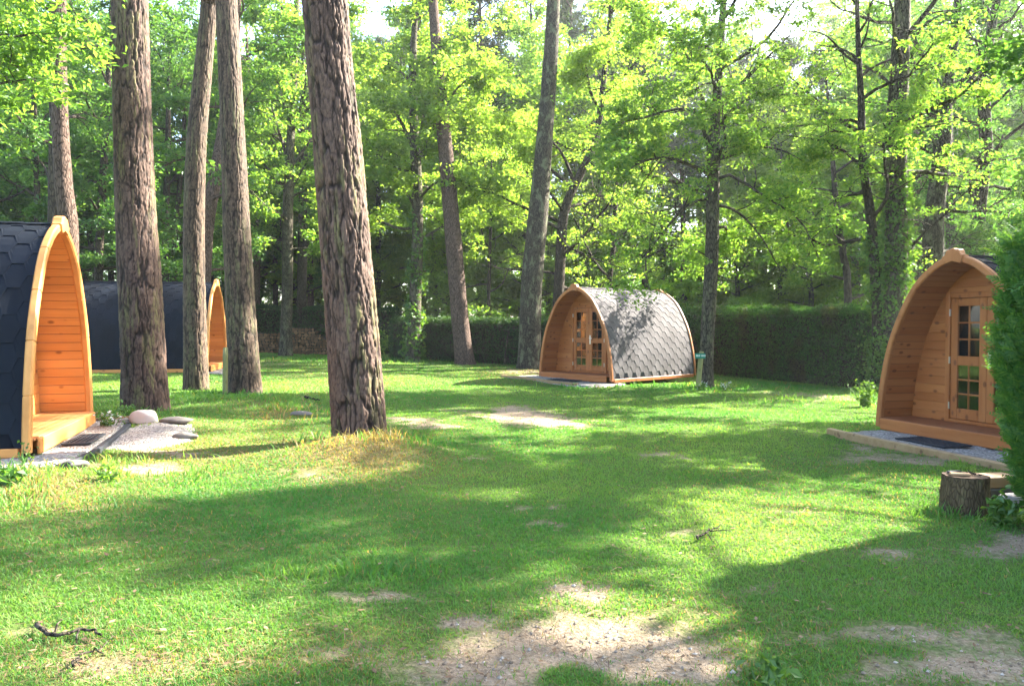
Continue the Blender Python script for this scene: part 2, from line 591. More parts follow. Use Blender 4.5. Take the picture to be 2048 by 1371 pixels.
# grass blades carry their own colour
t = NT('grass blade')
c = t.attr('tint', 'Color')
tc = t.mix(1.0, c, (1.0, 0.93, 0.45), 'MULTIPLY')
tc = t.mix(1.0, tc, (1.65, 1.65, 1.65), 'MULTIPLY')
df = t.n('ShaderNodeBsdfDiffuse')
t.set(df.inputs['Color'], c)
tr = t.n('ShaderNodeBsdfTranslucent')
t.set(tr.inputs['Color'], tc)
mx = t.n('ShaderNodeMixShader')
mx.inputs[0].default_value = 0.5
t.nt.links.new(df.outputs[0], mx.inputs[1])
t.nt.links.new(tr.outputs[0], mx.inputs[2])
gl = t.n('ShaderNodeBsdfGlossy')
gl.inputs['Roughness'].default_value = 0.55
m2 = t.n('ShaderNodeMixShader')
m2.inputs[0].default_value = 0.02
t.nt.links.new(mx.outputs[0], m2.inputs[1])
t.nt.links.new(gl.outputs[0], m2.inputs[2])
t.nt.links.new(m2.outputs[0], t.out.inputs['Surface'])
M['grass'] = t.m

# ================================================================== LAND
SOIL = [(1010, 826, 100, 15, 1.1), (1110, 838, 70, 10, 1.0), (840, 848, 65, 8, .9), (1185, 1190, 60, 20, 1.0), (1180, 1290, 190, 55, 1.25),
        (1000, 1345, 170, 40, 1.1), (1350, 1330, 170, 45, .9), (1160, 1345, 60, 30, -1.2), (950, 1250, 60, 16, .9), (760, 1200, 90, 12, .7),
        (230, 1335, 240, 34, .6), (90, 1260, 90, 12, .5), (1900, 1265, 150, 34, .5), (1975, 1335, 130, 42, .95), (1780, 1345, 110, 30, .55),
        (2010, 1090, 90, 30, 1.1), (1310, 905, 55, 12, .7), (930, 918, 34, 7, .7), (640, 965, 50, 12, .5), (545, 727, 60, 6, .7),
        (1060, 747, 80, 9, .7), (1620, 792, 110, 9, .6), (1395, 1078, 60, 10, .6), (1810, 1118, 70, 14, .7), (1690, 1270, 150, 22, .5),
        (260, 935, 120, 12, 1.0), (330, 905, 80, 9, .8), (1800, 917, 170, 12, .8), (1740, 896, 60, 8, .7), (1080, 1015, 60, 9, .55), (1100, 1045, 50, 8, .5),
        (1590, 1030, 60, 9, .5), (480, 1135, 40, 6, .45), (700, 1310, 120, 25, .5), (1500, 1180, 110, 16, .45), (580, 890, 60, 8, .4)]
DRY = [(740, 925, 150, 50, 1.1), (100, 990, 170, 50, .9), (430, 900, 260, 60, .7), (560, 830, 90, 22, .7), (220, 1080, 260, 60, .45),
       (250, 1325, 320, 60, .7), (1080, 742, 100, 14, .8), (620, 760, 200, 30, .3), (900, 760, 260, 25, .25), (1550, 1050, 260, 80, .25),
       (1300, 1260, 300, 80, .35), (650, 1290, 250, 60, .4)]
PODS = {'M': (1.68, 20.14, RAD(-48.5), 3.6), 'N': (-5.27, 8.77, RAD(107.3), 4.2), 'P': (-8.53, 21.66, RAD(100.3), 4.8), 'R': (5.94, 10.07, RAD(-73.4), 3.7)}
HW, HT, REC = 1.36, 2.60, 0.57


def blobs(px, py, B):
    r = np.zeros(len(px))
    for cx, cy, rx, ry, a in B:
        d = ((px - cx) / rx) ** 2 + ((py - cy) / ry) ** 2
        r = np.where(d < 9, r + a * np.exp(-d), r)
    return r


def masks(x, y):
    P = np.c_[x, y, plane_z(x, y)]
    px, py, zc = proj(P)
    ok = zc > 1.5
    wob = (fbm(np.c_[x, y] * 1.7, 3, 21) - .5)
    wb2 = (fbm(np.c_[x, y] * 5.1, 2, 23) - .5)
    so = np.where(ok, blobs(px + wob * 150 + wb2 * 60, py + wob * 30 + wb2 * 14, SOIL), 0.3)
    dr = np.where(ok, blobs(px, py, DRY), 0.3)
    return so, dr


def pod_local(k, x, y):
    cx, cy, a, L = PODS[k]
    dx, dy = x - cx, y - cy
    return dx * math.cos(a) + dy * math.sin(a), -dx * math.sin(a) + dy * math.cos(a), L


def axis_pts(dense0, dense1, step, far0, far1, g):
    a = list(np.arange(dense0, dense1 + 1e-6, step))
    s, v = step, a[-1]
    while v < far1:
        s *= g
        v += s
        a.append(v)
    s, v, b = step, a[0], []
    while v > far0:
        s *= g
        v -= s
        b.append(v)
    return np.array(b[::-1] + a)


xs = axis_pts(-7, 7, 0.07, -260, 260, 1.045)
ys = axis_pts(2.4, 13, 0.06, -60, 320, 1.04)
X, Y = np.meshgrid(xs, ys)
Zg = gz(X, Y)
so, dr = masks(X.ravel(), Y.ravel())
tag(mesh('lawn', np.c_[X.ravel(), Y.ravel(), Zg.ravel()], grid_faces(len(ys), len(xs)), M['lawn'], smooth=True, attrs={'soil': so, 'dry': dr}), kind='structure')


def blocked(x, y):
    b = np.zeros(len(x), bool)
    for k in PODS:
        lx, ly, L = pod_local(k, x, y)
        b |= (np.abs(lx) < HW) & (ly > -0.05) & (ly < L + .1)
        pf = PADS[k]
        b |= (lx > pf[0]) & (lx < pf[1]) & (ly > pf[2]) & (ly < 0.1)
    return b


PADS = {'M': (-1.75, 1.55, -1.1), 'N': (-1.85, 1.35, -.52), 'P': (-1.5, 1.6, -0.9), 'R': (-1.1, 1.7, -1.05)}


def grass(name, label, N, ymin, ymax, hmin, hmax, seed, mat, wscale=1.0, where=None, dens=None):
    rng = np.random.default_rng(seed)
    y = ymin * (ymax / ymin) ** rng.random(N)          # density falls as 1/distance
    x = (rng.random(N) * 2 - 1) * (0.72 * y + 1.5)
    # keep count even per area: width grows with y, so weight 1/y twice is avoided
    so, dr = masks(x, y)
    n = fbm(np.c_[x, y] * 2.3, 3, 31)
    n2 = fbm(np.c_[x, y] * 7.5, 3, 33)
    keep = rng.random(N) < np.clip(1.1 - 1.15 * sstep(so + (n - .5) * .9 + (n2 - .5) * 1.1, .15, .75), 0.04, 1) * np.clip(0.45 + 1.2 * n, 0, 1)
    keep &= ~blocked(x, y)
    if where is not None:
        keep &= where(x, y, rng)
    x, y, dr, n, so = x[keep], y[keep], dr[keep], n[keep], so[keep]
    N = len(x)
    z = gz(x, y)
    k = np.sqrt(np.clip(y, 3, 40) / 3.0)
    h = (hmin + (hmax - hmin) * rng.random(N) ** 1.6) * (0.7 + 0.6 * n) * (0.85 + .15 * k)
    w = 0.0024 * k ** 1.45 * (0.7 + .6 * rng.random(N)) * wscale
    az = rng.random(N) * 2 * math.pi
    ln = h * (0.35 + 0.9 * rng.random(N))
    d = np.c_[np.cos(az), np.sin(az)]
    fa = az + math.pi / 2 + rng.normal(0, .6, N)
    f = np.c_[np.cos(fa), np.sin(fa)]
    B = np.c_[x, y, z - 0.004]
    V = np.zeros((N, 5, 3))
    V[:, 0] = B; V[:, 0, :2] -= f * w[:, None]
    V[:, 1] = B; V[:, 1, :2] += f * w[:, None]
    mid = B.copy(); mid[:, :2] += d * (ln * .35)[:, None]; mid[:, 2] += h * .62
    V[:, 2] = mid; V[:, 2, :2] += f * (w * .75)[:, None]
    V[:, 3] = mid; V[:, 3, :2] -= f * (w * .75)[:, None]
    V[:, 4] = B; V[:, 4, :2] += d * ln[:, None]; V[:, 4, 2] += h * .95
    i = np.arange(N)[:, None] * 5
    q = i + np.array([[0, 1, 2, 3]])
    tr = i + np.array([[3, 2, 4]])
    g0 = np.array([0.042, 0.165, 0.028]); g1 = np.array([0.175, 0.285, 0.058]); st = np.array([0.26, 0.20, 0.075])
    big = fbm(np.c_[x, y] * .55, 3, 77)
    m = np.clip(rng.random(N) * .36 + .17 + (big - .5) * 1.2, 0, 1)[:, None]
    col = g0 * (1 - m) + g1 * m
    dp = rng.random(N) < np.clip(0.012 + dr * .30 + .95 * np.clip(dr - .6, 0, 1) + (fbm(np.c_[x, y] * 1.3, 2, 55) - .5) * .25 + .2 * so, 0.01, .8)
    col = np.where(dp[:, None], st * (0.6 + .6 * rng.random((N, 1))), col)
    return tag(mesh(name, V.reshape(-1, 3), [q, tr], mat, attrs={'tint': np.repeat(col, 5, 0)}), label, 'grass', kind='stuff')


grass('grass', 'short sunlit and shaded lawn grass with dry straw in it', 860000, 2.2, 34, 0.011, 0.034, 3, M['grass'])


def tuft_zone(x, y, rng):
    px, py, zc = proj(np.c_[x, y, plane_z(x, y)])
    T = [(1412, 782, 60, 9), (1240, 772, 120, 5), (1720, 800, 40, 10), (1900, 1030, 60, 12), (740, 900, 110, 22), (400, 795, 120, 14), (250, 835, 90, 14),
         (40, 960, 70, 30), (560, 815, 90, 16), (300, 940, 120, 18), (1500, 775, 130, 8), (1950, 940, 60, 12), (700, 1150, 120, 16), (120, 925, 90, 10), (850, 722, 330, 5), (1640, 800, 120, 6), (60, 1010, 120, 20)]
    r = blobs(px, py, [(a, b, c, d, 1.0) for a, b, c, d in T])
    n = fbm(np.c_[x, y] * 3.1, 2, 91)
    return rng.random(len(x)) < np.clip(r, 0, 1) * sstep(n, .35, .6)


grass('long_grass', 'long uncut grass tufts at trunks, kerbs and hedge feet', 260000, 2.7, 34, 0.045, 0.13, 4, M['grass'], 1.25, tuft_zone)
# ================================================================== PODS
ZB = 0.08
_h = np.array([(1, 0), (.987, .1), (.94, .28), (.832, .51), (.665, .706), (.49, .848), (.295, .936), (.13, .98), (0, 1)], float)
_h = _h * [HW, HT - ZB - .04] + [0, ZB]
_half = resample(_h, 60)                        # right foot -> apex
PRO = np.vstack([_half, (_half * [-1, 1])[::-1][1:]])     # right foot -> apex -> left foot
_s = np.r_[0, np.cumsum(np.linalg.norm(np.diff(PRO, axis=0), axis=1))]
STOT = _s[-1]
_t = np.gradient(PRO, axis=0)
_t /= np.linalg.norm(_t, axis=1)[:, None]
_n = np.c_[_t[:, 1], -_t[:, 0]]                 # outward


def S(s, off):
    s = np.asarray(s, float)
    p = np.stack([np.interp(s, _s, PRO[:, k]) for k in (0, 1)], -1)
    n = np.stack([np.interp(s, _s, _n[:, k]) for k in (0, 1)], -1)
    return p + n * np.asarray(off)[..., None]


def width_at(z, off):
    q = S(np.linspace(0, STOT / 2, 200), np.full(200, off))
    return np.interp(z, q[:, 1], q[:, 0])


def sweep(mb, s0, s1, n, sec):
    """sec: list of (offset, y) closed cross-section, swept along the arch"""
    ss = np.linspace(s0, s1, n)
    k = len(sec)
    V = []
    for s in ss:
        for off, y in sec:
            p = S(s, off)
            V.append((p[0], y, p[1]))
    Fs = [grid_faces(n, k, True)]
    c0 = np.arange(k)[None, :]
    Fs.append(c0)
    Fs.append((np.arange(k)[::-1] + (n - 1) * k)[None, :])
    mb.add(V, Fs)


def arch(y0, y1):
    mb = MB()
    c = 0.016
    t_ = -.092
    sec = [(t_, y0 + c), (t_ + c, y0), (-c, y0), (0, y0 + c), (0, y1 - c), (-c, y1), (t_ + c, y1), (t_, y1 - c)]
    kw = 0.17
    L1 = STOT / 2 - kw
    b = np.linspace(0, L1, 6)
    # one continuous rim; a groove marks each joint between the blocks
    ss, ins = [], []
    jl = list(b[1:5]) + [STOT - v for v in b[1:5]]
    for v in np.linspace(0, STOT, 121):
        if min(abs(v - j) for j in jl) > .012:
            ss.append(v); ins.append(0)
    for j in jl:
        for dv, q in ((-.008, 0), (-.004, 1), (.004, 1), (.008, 0)):
            ss.append(j + dv); ins.append(q)
    o_ = np.argsort(ss)
    ss, ins = np.array(ss)[o_], np.array(ins)[o_]
    om, ym = t_ / 2, (y0 + y1) / 2
    V = []
    for v, q in zip(ss, ins):
        for off, y in sec:
            f = .86 if q else 1.0
            p = S(v, om + (off - om) * f)
            V.append((p[0], ym + (y - ym) * f, p[1]))
    k = len(sec)
    mb.add(V, [grid_faces(len(ss), k, True), np.arange(k)[None, :], (np.arange(k)[::-1] + (len(ss) - 1) * k)[None, :]])
    return mb


def keystone(y0, y1):
    mb = MB()
    m = STOT / 2
    ss = np.linspace(m - .168, m + .168, 17)
    V = []
    for s in ss:
        u = abs(s - m) / .168
        top = 0.012 + 0.058 * (1 - sstep(u, .42, .78)) - .012 * (u < .3) * (u / .3) ** 2
        for off, y in ((-.1, y0), (top - .014, y0), (top, y0 + .014), (top, y1 - .014), (top - .014, y1), (-.1, y1)):
            p = S(s, off)
            V.append((p[0], y, p[1]))
    Fs = [grid_faces(17, 6, True), np.arange(6)[None, :], (np.arange(6)[::-1] + 16 * 6)[None, :]]
    mb.add(V, Fs)
    return mb


def shingles(y0, y1, e=0.155, p=0.34):
    mb = MB()
    side = STOT / 2
    for sg in (0, 1):
        k = 0
        s_k = 0.05
        while s_k < side - .02:
            off = (k % 2) * p / 2
            for j in range(-1, int((y1 - y0) / p) + 2):
                yc = y0 + j * p + off
                br = np.array([-.5, -.335, -.175, .175, .335, .5])
                lo = np.array([.93, .93, 0, 0, .93, .93]) * e
                # the slit between two tabs shows as a thin gap
                br = br * np.array([.988, 1, 1, 1, 1, .988])
                yy = yc + br * p
                if yy[-1] < y0 + .01 or yy[0] > y1 - .01:
                    continue
                lo2 = lo
                yy = np.clip(yy, y0, y1)
                up = min(s_k + 2 * e + .03, side + .02)
                V = []
                for r, f in enumerate((None, 0, .33, .66, 1.0)):
                    for a in range(6):
                        sl = min(s_k + lo2[a], side)
                        s = sl if f is None else sl + (up - sl) * f
                        o = -.034 + (0.0 if f is None else .011 * (1 - f) + .001)
                        q = S(s if sg == 0 else STOT - s, o)
                        V.append((q[0], yy[a], q[1]))
                mb.add(V, grid_faces(5, 6))
            s_k += e
            k += 1
    # ridge cap
    m = STOT / 2
    n = int((y1 - y0) / .3)
    for i in range(n):
        a, b2 = y0 + (y1 - y0) * i / n, y0 + (y1 - y0) * (i + 1) / n + .04
        V = []
        for r, yv in enumerate((a, min(b2, y1))):
            for s in np.linspace(m - .13, m + .13, 7):
                q = S(s, -.034 + (.026 if r == 0 else .018))
                V.append((q[0], yv, q[1]))
        mb.add(V, grid_faces(2, 7))
    return mb


def prism(mb, quad, y0, y1, bev=.007):
    """a board whose front outline is a quad in x,z (z rising), with bevelled top and bottom edges"""
    (x0, z0), (x1, z0b), (x2, z1), (x3, z1b) = quad
    V = [(x0, y0 + bev, z0), (x1, y0 + bev, z0), (x1, y0, z0 + bev), (x0, y0, z0 + bev),
         (x2, y0, z1 - bev), (x3, y0, z1 - bev), (x2, y0 + bev, z1), (x3, y0 + bev, z1)]
    mb.add(V, [np.array([[0, 1, 2, 3], [3, 2, 4, 5], [5, 4, 6, 7]])])


def make_pod(key, label, wood, shing, z, full_front=True):
    cx, cy, a, L = PODS[key]
    root = tag(empty('camping_pod', (cx, cy, z), a), label, 'camping pod', 'arched wooden camping pods')
    w = lambda s: M[wood + s]
    # roof: shell with shingles
    shell = MB()
    ss = np.linspace(.05, STOT - .05, 61)
    V = []
    for yv, o in ((.03, -.036), (L - .03, -.036), (L - .03, -.062), (.03, -.062)):
        q = S(ss, np.full(61, o))
        V.append(np.c_[q[:, 0], np.full(61, yv), q[:, 1]])
    V = np.concatenate(V)
    i = np.arange(60)
    Fs = []
    for r in range(4):
        r2 = (r + 1) % 4
        Fs.append(np.stack([r * 61 + i, r * 61 + i + 1, r2 * 61 + i + 1, r2 * 61 + i], 1))
    shell.add(V, Fs)
    roof = shell.build('roof', M[shing], root, True)
    shingles(.041, L - .041).build('shingles', M[shing], roof)
    fa = arch(-.042, .04).build('front_arch', w('_arch'), root)
    keystone(-.062, .05).build('keystone', w('_arch'), fa)
    ra = arch(L - .04, L + .042).build('rear_arch', w('_arch'), root)
    keystone(L - .05, L + .062).build('keystone', w('_arch'), ra)
    # porch lining boards
    mb = MB()
    nb = int(STOT / .118)
    sb = np.linspace(.03, STOT - .03, nb + 1)
    for k in range(nb):
        s0, s1 = sb[k] + .002, sb[k + 1] - .002
        V = []
        for yv in (.034, REC + .03):
            for s, o in ((s0, -.071), (s0 + .005, -.076), (s1 - .005, -.076), (s1, -.071)):
                q = S(s, o)
                V.append((q[0], yv, q[1]))
        mb.add(V, grid_faces(2, 4))
    mb.build('porch_lining', w('_y'), root)
    # floor and deck
    mb = MB()
    nbd = 7
    yb = np.linspace(-.055, REC + .02, nbd + 1)
    wd = width_at(.22, -.08)
    for k in range(nbd):
        mb.box(-wd, wd, yb[k] + .002, yb[k + 1] - .002, .185, .215, .004)
    deck = mb.build('deck', w('_deck'), root)
    mb = MB()
    mb.box(-(HW - .15), HW - .15, -.095, -.058, .045, .212, .01)
    mb.build('fascia_board', w('_x'), deck)
    mb = MB()
    mb.box(-wd, wd, REC + .02, L - .12, .17, .21)
    mb.build('floor', M['dim'], root)
    for sx in (-1, 1):
        mb = MB()
        x0, x1 = sorted((sx * (HW - .13), sx * (HW - .012)))
        mb.box(x0, x1, .07, L - .07, .035, .128, .008)
        mb.build('base_beam', w('_y'), root)
    for sx in (-.6, .6):
        mb = MB()
        mb.box(sx - .06, sx + .06, -.02, L - .1, -.12, .17, .006)
        mb.build('floor_joist', w('_y'), root)
    # front wall
    mb = MB()
    zz = np.arange(.215, 2.3, .128)
    dx, dz = .625, 2.03
    rng = np.random.default_rng(5)
    for z0 in zz:
        z1 = z0 + .128
        a0, a1 = width_at(z0, -.07), width_at(min(z1, HT - .15), -.07)
        if z1 > dz:
            prism(mb, ((-a0, z0), (a0, z0), (a1, z1), (-a1, z1)), REC, REC + .03)
        else:
            prism(mb, ((-a0, z0), (-dx, z0), (-dx, z1), (-a1, z1)), REC, REC + .03)
            prism(mb, ((dx, z0), (a0, z0), (a1, z1), (dx, z1)), REC, REC + .03)
    mb.build('front_wall', w('_x'), root)
    # rear wall
    V = [(0, L - .1, 1.1)]
    q = S(np.linspace(0, STOT, 60), np.full(60, -.064))
    V += [(p[0], L - .1, p[1]) for p in q]
    i = np.arange(1, 60)
    mesh('rear_wall', V, np.stack([np.zeros(59, int), i, i + 1], 1), w('_x'), root)
    # door frame and the two glazed doors
    mb = MB()
    mb.box(-.655, -.58, REC - .035, REC + .06, .215, 2.065, .008)
    mb.box(.58, .655, REC - .035, REC + .06, .215, 2.065, .008)
    mb.box(-.578, .578, REC - .033, REC + .06, 1.985, 2.063, .008)
    mb.box(-.578, .578, REC - .045, REC + .06, .216, .262, .008)
    mb.build('door_frame', w('_z'), root)
    for sx in (-1, 1):
        mb = MB()
        def bx(x0, x1, z0, z1, y0=REC - .012, y1=REC + .03):
            xa, xb = sorted((sx * x0, sx * x1))
            mb.box(xa, xb, y0, y1, z0, z1, .006)
        bx(.003, .115, .267, 1.98)
        bx(.465, .576, .267, 1.98)
        bx(.117, .463, .268, .42)
        bx(.117, .463, 1.03, 1.165)
        bx(.117, .463, 1.87, 1.978)
        for z0, z1 in ((.422, 1.028), (1.167, 1.868)):
            bx(.281, .299, z0, z1, REC - .004, REC + .02)
            for f in (1 / 3, 2 / 3):
                zc = z0 + (z1 - z0) * f
                bx(.118, .279, zc - .011, zc + .011, REC - .003, REC + .019)
                bx(.301, .462, zc - .011, zc + .011, REC - .003, REC + .019)
        door = mb.build('door', w('_z'), root)
        for z0, z1 in ((.415, 1.035), (1.16, 1.875)):
            gx = sorted((sx * .11, sx * .47))
            g = MB()
            g.box(gx[0], gx[1], REC + .006, REC + .011, z0, z1, .0005)
            g.build('glass_pane', M['glass'], door)
        # a curtain hangs behind the outer half of each leaf
        u = np.linspace(0, 1, 40)
        xx = sx * (.465 - .2 * u)
        yy = REC + .07 + .018 * np.sin(u * 34) + .006 * np.sin(u * 81)
        V = np.concatenate([np.c_[xx, yy, np.full(40, zc)] for zc in (.30, 1.1, 1.94)])
        mesh('curtain', V, grid_faces(3, 40), M['curtain'], door, True)
        for zc in (.45, 1.1, 1.78):
            mb = MB()
            xa = sorted((sx * .573, sx * .586))
            mb.box(xa[0], xa[1], REC - .04, REC - .014, zc - .05, zc + .05, .003)
            mb.build('hinge', M['metal'], door)
        if sx == 1:
            mb = MB()
            mb.box(.03, .075, REC - .02, REC - .0125, 1.0, 1.24, .002)
            V, Fs = tube([(.052, REC - .02, 1.16), (.052, REC - .055, 1.16), (.06, REC - .065, 1.16), (.165, REC - .065, 1.155)], [.010, .010, .010, .008], 8)
            mb.add(V, Fs)
            mb.build('handle', M['metal'], door)
    return root


make_pod('N', 'fresh orange pod with dark roof at left edge, open porch beside a gravel path', 'fresh', 'shingle_dark', 0.06)
make_pod('P', 'dark blue pod seen sideways behind the pine trunks at left', 'fresh', 'shingle_dark', 0.11)
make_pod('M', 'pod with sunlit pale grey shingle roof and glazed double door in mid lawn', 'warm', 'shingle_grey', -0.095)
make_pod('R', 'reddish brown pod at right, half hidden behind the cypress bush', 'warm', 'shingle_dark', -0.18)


# gravel strips in front of each pod, timber edgings and door mats
def pad(key, z, col='gravel', step=.03):
    cx, cy, a, L = PODS[key]
    x0, x1, y0 = PADS[key]
    nx, ny = int((x1 - x0) / step), int((.3 - y0) / step)
    lx, ly = np.meshgrid(np.linspace(x0, x1, nx), np.linspace(y0, .3, ny))
    wx = cx + lx * math.cos(a) - ly * math.sin(a)
    wy = cy + lx * math.sin(a) + ly * math.cos(a)
    P = np.c_[wx.ravel(), wy.ravel()]
    h = (vnoise(P * 34, 3) * .014 + vnoise(P * 5, 4) * .02).reshape(lx.shape)
    ed = np.minimum.reduce([lx - x0, x1 - lx, ly - y0])
    h = h + np.where(ed < .05, -.06, .022)
    zz = np.maximum(gz(wx, wy), plane_z(wx, wy)) + h
    return tag(mesh('gravel_path', np.c_[wx.ravel(), wy.ravel(), zz.ravel()], grid_faces(ny, nx), M[col], smooth=True), kind='structure')


for k in PODS:
    pad(k, 0, step=.025 if k in 'NR' else .05)


def local_to_world(key, lx, ly):
    cx, cy, a, L = PODS[key]
    return cx + lx * math.cos(a) - ly * math.sin(a), cy + lx * math.sin(a) + ly * math.cos(a)


def doormat(key, lx, ly, wx, wy, label):
    x, y = local_to_world(key, lx, ly)
    a = PODS[key][2]
    lz = float(gz(np.array([x]), np.array([y]))[0])
    lz = max(lz, float(plane_z(x, y))) + .055
    mb = MB()
    b = .03
    mb.box(-wx / 2, wx / 2, -wy / 2, -wy / 2 + b, 0, .018, .003)
    mb.box(-wx / 2, wx / 2, wy / 2 - b, wy / 2, 0, .018, .003)
    for sx in (-1, 1):
        xa = sorted((sx * wx / 2, sx * (wx / 2 - b)))
        mb.box(xa[0], xa[1], -wy / 2 + b, wy / 2 - b, 0, .018, .003)
    n = 9
    for i in range(1, n):
        x0 = -wx / 2 + wx * i / n
        mb.box(x0 - .008, x0 + .008, -wy / 2 + b, wy / 2 - b, 0, .015, .002)
    for i in range(1, 6):
        y0 = -wy / 2 + wy * i / 6
        mb.box(-wx / 2 + b, wx / 2 - b, y0 - .007, y0 + .007, 0, .0125, .002)
    mb.box(-wx / 2 + .01, wx / 2 - .01, -wy / 2 + .01, wy / 2 - .01, -.004, .005, .001)
    o = mb.build('doormat', M['rubber'], loc=(x, y, lz))
    o.rotation_euler = (0, 0, a)
    tag(o, label, 'doormat', 'rubber doormats before the pods')


doormat('N', -.2, -.27, .75, .30, 'black rubber grid mat on gravel before the leftmost pod')
doormat('R', .15, -.5, .8, .45, 'dark mat on the gravel strip before the pod by the cypress bush')
doormat('M', .1, -.5, .9, .45, 'dark mat before the grey roofed pod in mid lawn')


def edging(pts, w, h, label, matk, name, key=None):
    P = resample(np.array([local_to_world(key, *p) for p in pts]), step=.12)
    z = np.maximum(gz(P[:, 0], P[:, 1]), plane_z(P[:, 0], P[:, 1])) + .03
    z = np.convolve(np.pad(z, 4, 'edge'), np.ones(9) / 9, 'valid')
    mb = MB()
    T = np.gradient(P, axis=0)
    T /= np.linalg.norm(T, axis=1)[:, None]
    Nn = np.c_[-T[:, 1], T[:, 0]]
    V = []
    sec = [(-.5, -.06), (-.5, h * .8), (-.32, h), (.32, h), (.5, h * .8), (.5, -.06)]
    for i in range(len(P)):
        for a, b in sec:
            V.append((P[i, 0] + Nn[i, 0] * a * w, P[i, 1] + Nn[i, 1] * a * w, z[i] + b))
    mb.add(V, [grid_faces(len(P), 6), np.arange(6)[None, ::-1], (np.arange(6) + (len(P) - 1) * 6)[None, :]])
    return tag(mb.build(name, M[matk]), label, 'edging')


edging([(-1.15, -1.04), (-.5, -1.08), (1.9, -1.08)], .09, .05, 'round timber edging of the gravel strip beside the cypress bush', 'timber', 'timber_edging', 'R')
edging([(-1.8, -1.02), (0, -1.03), (1.1, -1.03)], .08, .04, 'timber edging along the gravel before the grey roofed pod', 'timber', 'timber_edging', 'M')
edging([(-1.95, -.5), (-1.2, -.56), (-.4, -.54), (.3, -.57), (.75, -.56)], .07, .03, 'black fabric strip lying across the gravel by the leftmost pod', 'rubber', 'ground_fabric_strip', 'N')
edging([(1.36, -.5), (1.38, -.2), (1.36, .2)], .04, .03, 'thin timber edging at the far side of the gravel by the white rock', 'timber', 'timber_edging', 'N')
# the second heap of gravel beyond the fabric strip
lx, ly = np.meshgrid(np.linspace(-1.2, 1.2, 110), np.linspace(-1.75, -.58, 50))
wx, wy = local_to_world('N', lx, ly)
u = ((lx - .1) / .8) ** 2 + ((ly + .9) / .48) ** 2 + (fbm(np.c_[wx.ravel(), wy.ravel()] * 3, 3, 8).reshape(lx.shape) - .5) * .9
h = np.clip(1 - u, -.9, 1) * .035
zz = gz(wx, wy) + h + vnoise(np.c_[wx.ravel(), wy.ravel()] * 34, 3).reshape(lx.shape) * .014
tag(mesh('gravel_patch', np.c_[wx.ravel(), wy.ravel(), zz.ravel()], grid_faces(50, 110), M['gravel'], smooth=True), kind='structure')
# ================================================================== TREES AND HEDGES
# sunlit patches of the lawn: the crowns keep openings towards them
LIT = [(1600, 1015, 280, 55), (1850, 975, 120, 25), (1480, 1095, 280, 55), (1270, 1190, 200, 45), (1160, 1260, 170, 60), (1330, 1330, 170, 45),
       (1960, 1320, 130, 55), (1500, 800, 190, 28), (1650, 818, 110, 18), (1280, 772, 130, 10), (1250, 852, 150, 10), (880, 850, 120, 9),
       (560, 870, 110, 35), (620, 762, 150, 10), (850, 738, 220, 9), (830, 795, 160, 11), (590, 990, 90, 16), (480, 930, 160, 22),
       (180, 1000, 190, 25), (640, 1055, 120, 20), (100, 1120, 120, 30), (60, 1225, 120, 26), (260, 1320, 220, 40), (1000, 1000, 120, 14),
       (700, 1130, 80, 12), (1110, 930, 60, 10), (1450, 930, 90, 10), (1800, 830, 60, 8), (330, 800, 40, 20), (600, 1290, 120, 22), (1080, 905, 70, 8), (60, 950, 60, 12), (1050, 770, 100, 6)]
ROOF = [(np.array([3.6, 20.9, 1.3]), 1.7), (np.array([4.7, 21.6, 1.1]), 1.2), (np.array([3.0, 19.4, .8]), .7)]


GLOW = [(np.array([5.0, 18.8, 5.5]), 3.2), (np.array([2.6, 27.0, 5.0]), 3.4), (np.array([-3.6, 29.0, 7.5]), 4.0), (np.array([0.5, 33.0, 2.5]), 4.0),
        (np.array([9.5, 31.0, 3.5]), 4.0), (np.array([-9.5, 31.5, 7.0]), 3.0), (np.array([-7.0, 10.0, 5.2]), 1.6), (np.array([9.4, 18.9, 6.0]), 1.8), (np.array([6.6, 23.8, 2.1]), 1.3), (np.array([8.2, 20.6, 2.1]), 1.3)]


def sun_open(P, rng, p_lit=.985, roof=True):
    """True where a leaf cluster may stay"""
    t = (P[:, 2] + .1) / SUN[2]
    q = P - SUN * t[:, None]
    px, py, zc = proj(q)
    k = np.zeros(len(P))
    wob = (fbm(q[:, :2] * 1.3, 2, 61) - .5) * 1.2
    for cx, cy, rx, ry in LIT:
        d = ((px - cx) / (rx * 1.1 + 25)) ** 2 + ((py - cy) / (ry * 1.1 + 4)) ** 2 + wob
        k = np.maximum(k, 1 - sstep(d, .8, 1.6))
    k = np.where(zc > 1.0, k, 0) * p_lit
    if roof:
        for c, r in ROOF:
            v = P - c
            al = v @ SUN
            dist = np.linalg.norm(v - al[:, None] * SUN, axis=1)
            k = np.maximum(k, .95 * np.where(al > 0, 1 - sstep(dist, r * .8, r * 1.25), 0))
    for c, r in GLOW:
        v = P - c
        al = v @ SUN
        dist = np.linalg.norm(v - al[:, None] * SUN, axis=1)
        k = np.maximum(k, .85 * np.where(al > r * 1.1, 1 - sstep(dist, r * .7, r * 1.2), 0))
    return rng.random(len(P)) > k


def half_open(P, rng):
    return sun_open(P, rng, .85)


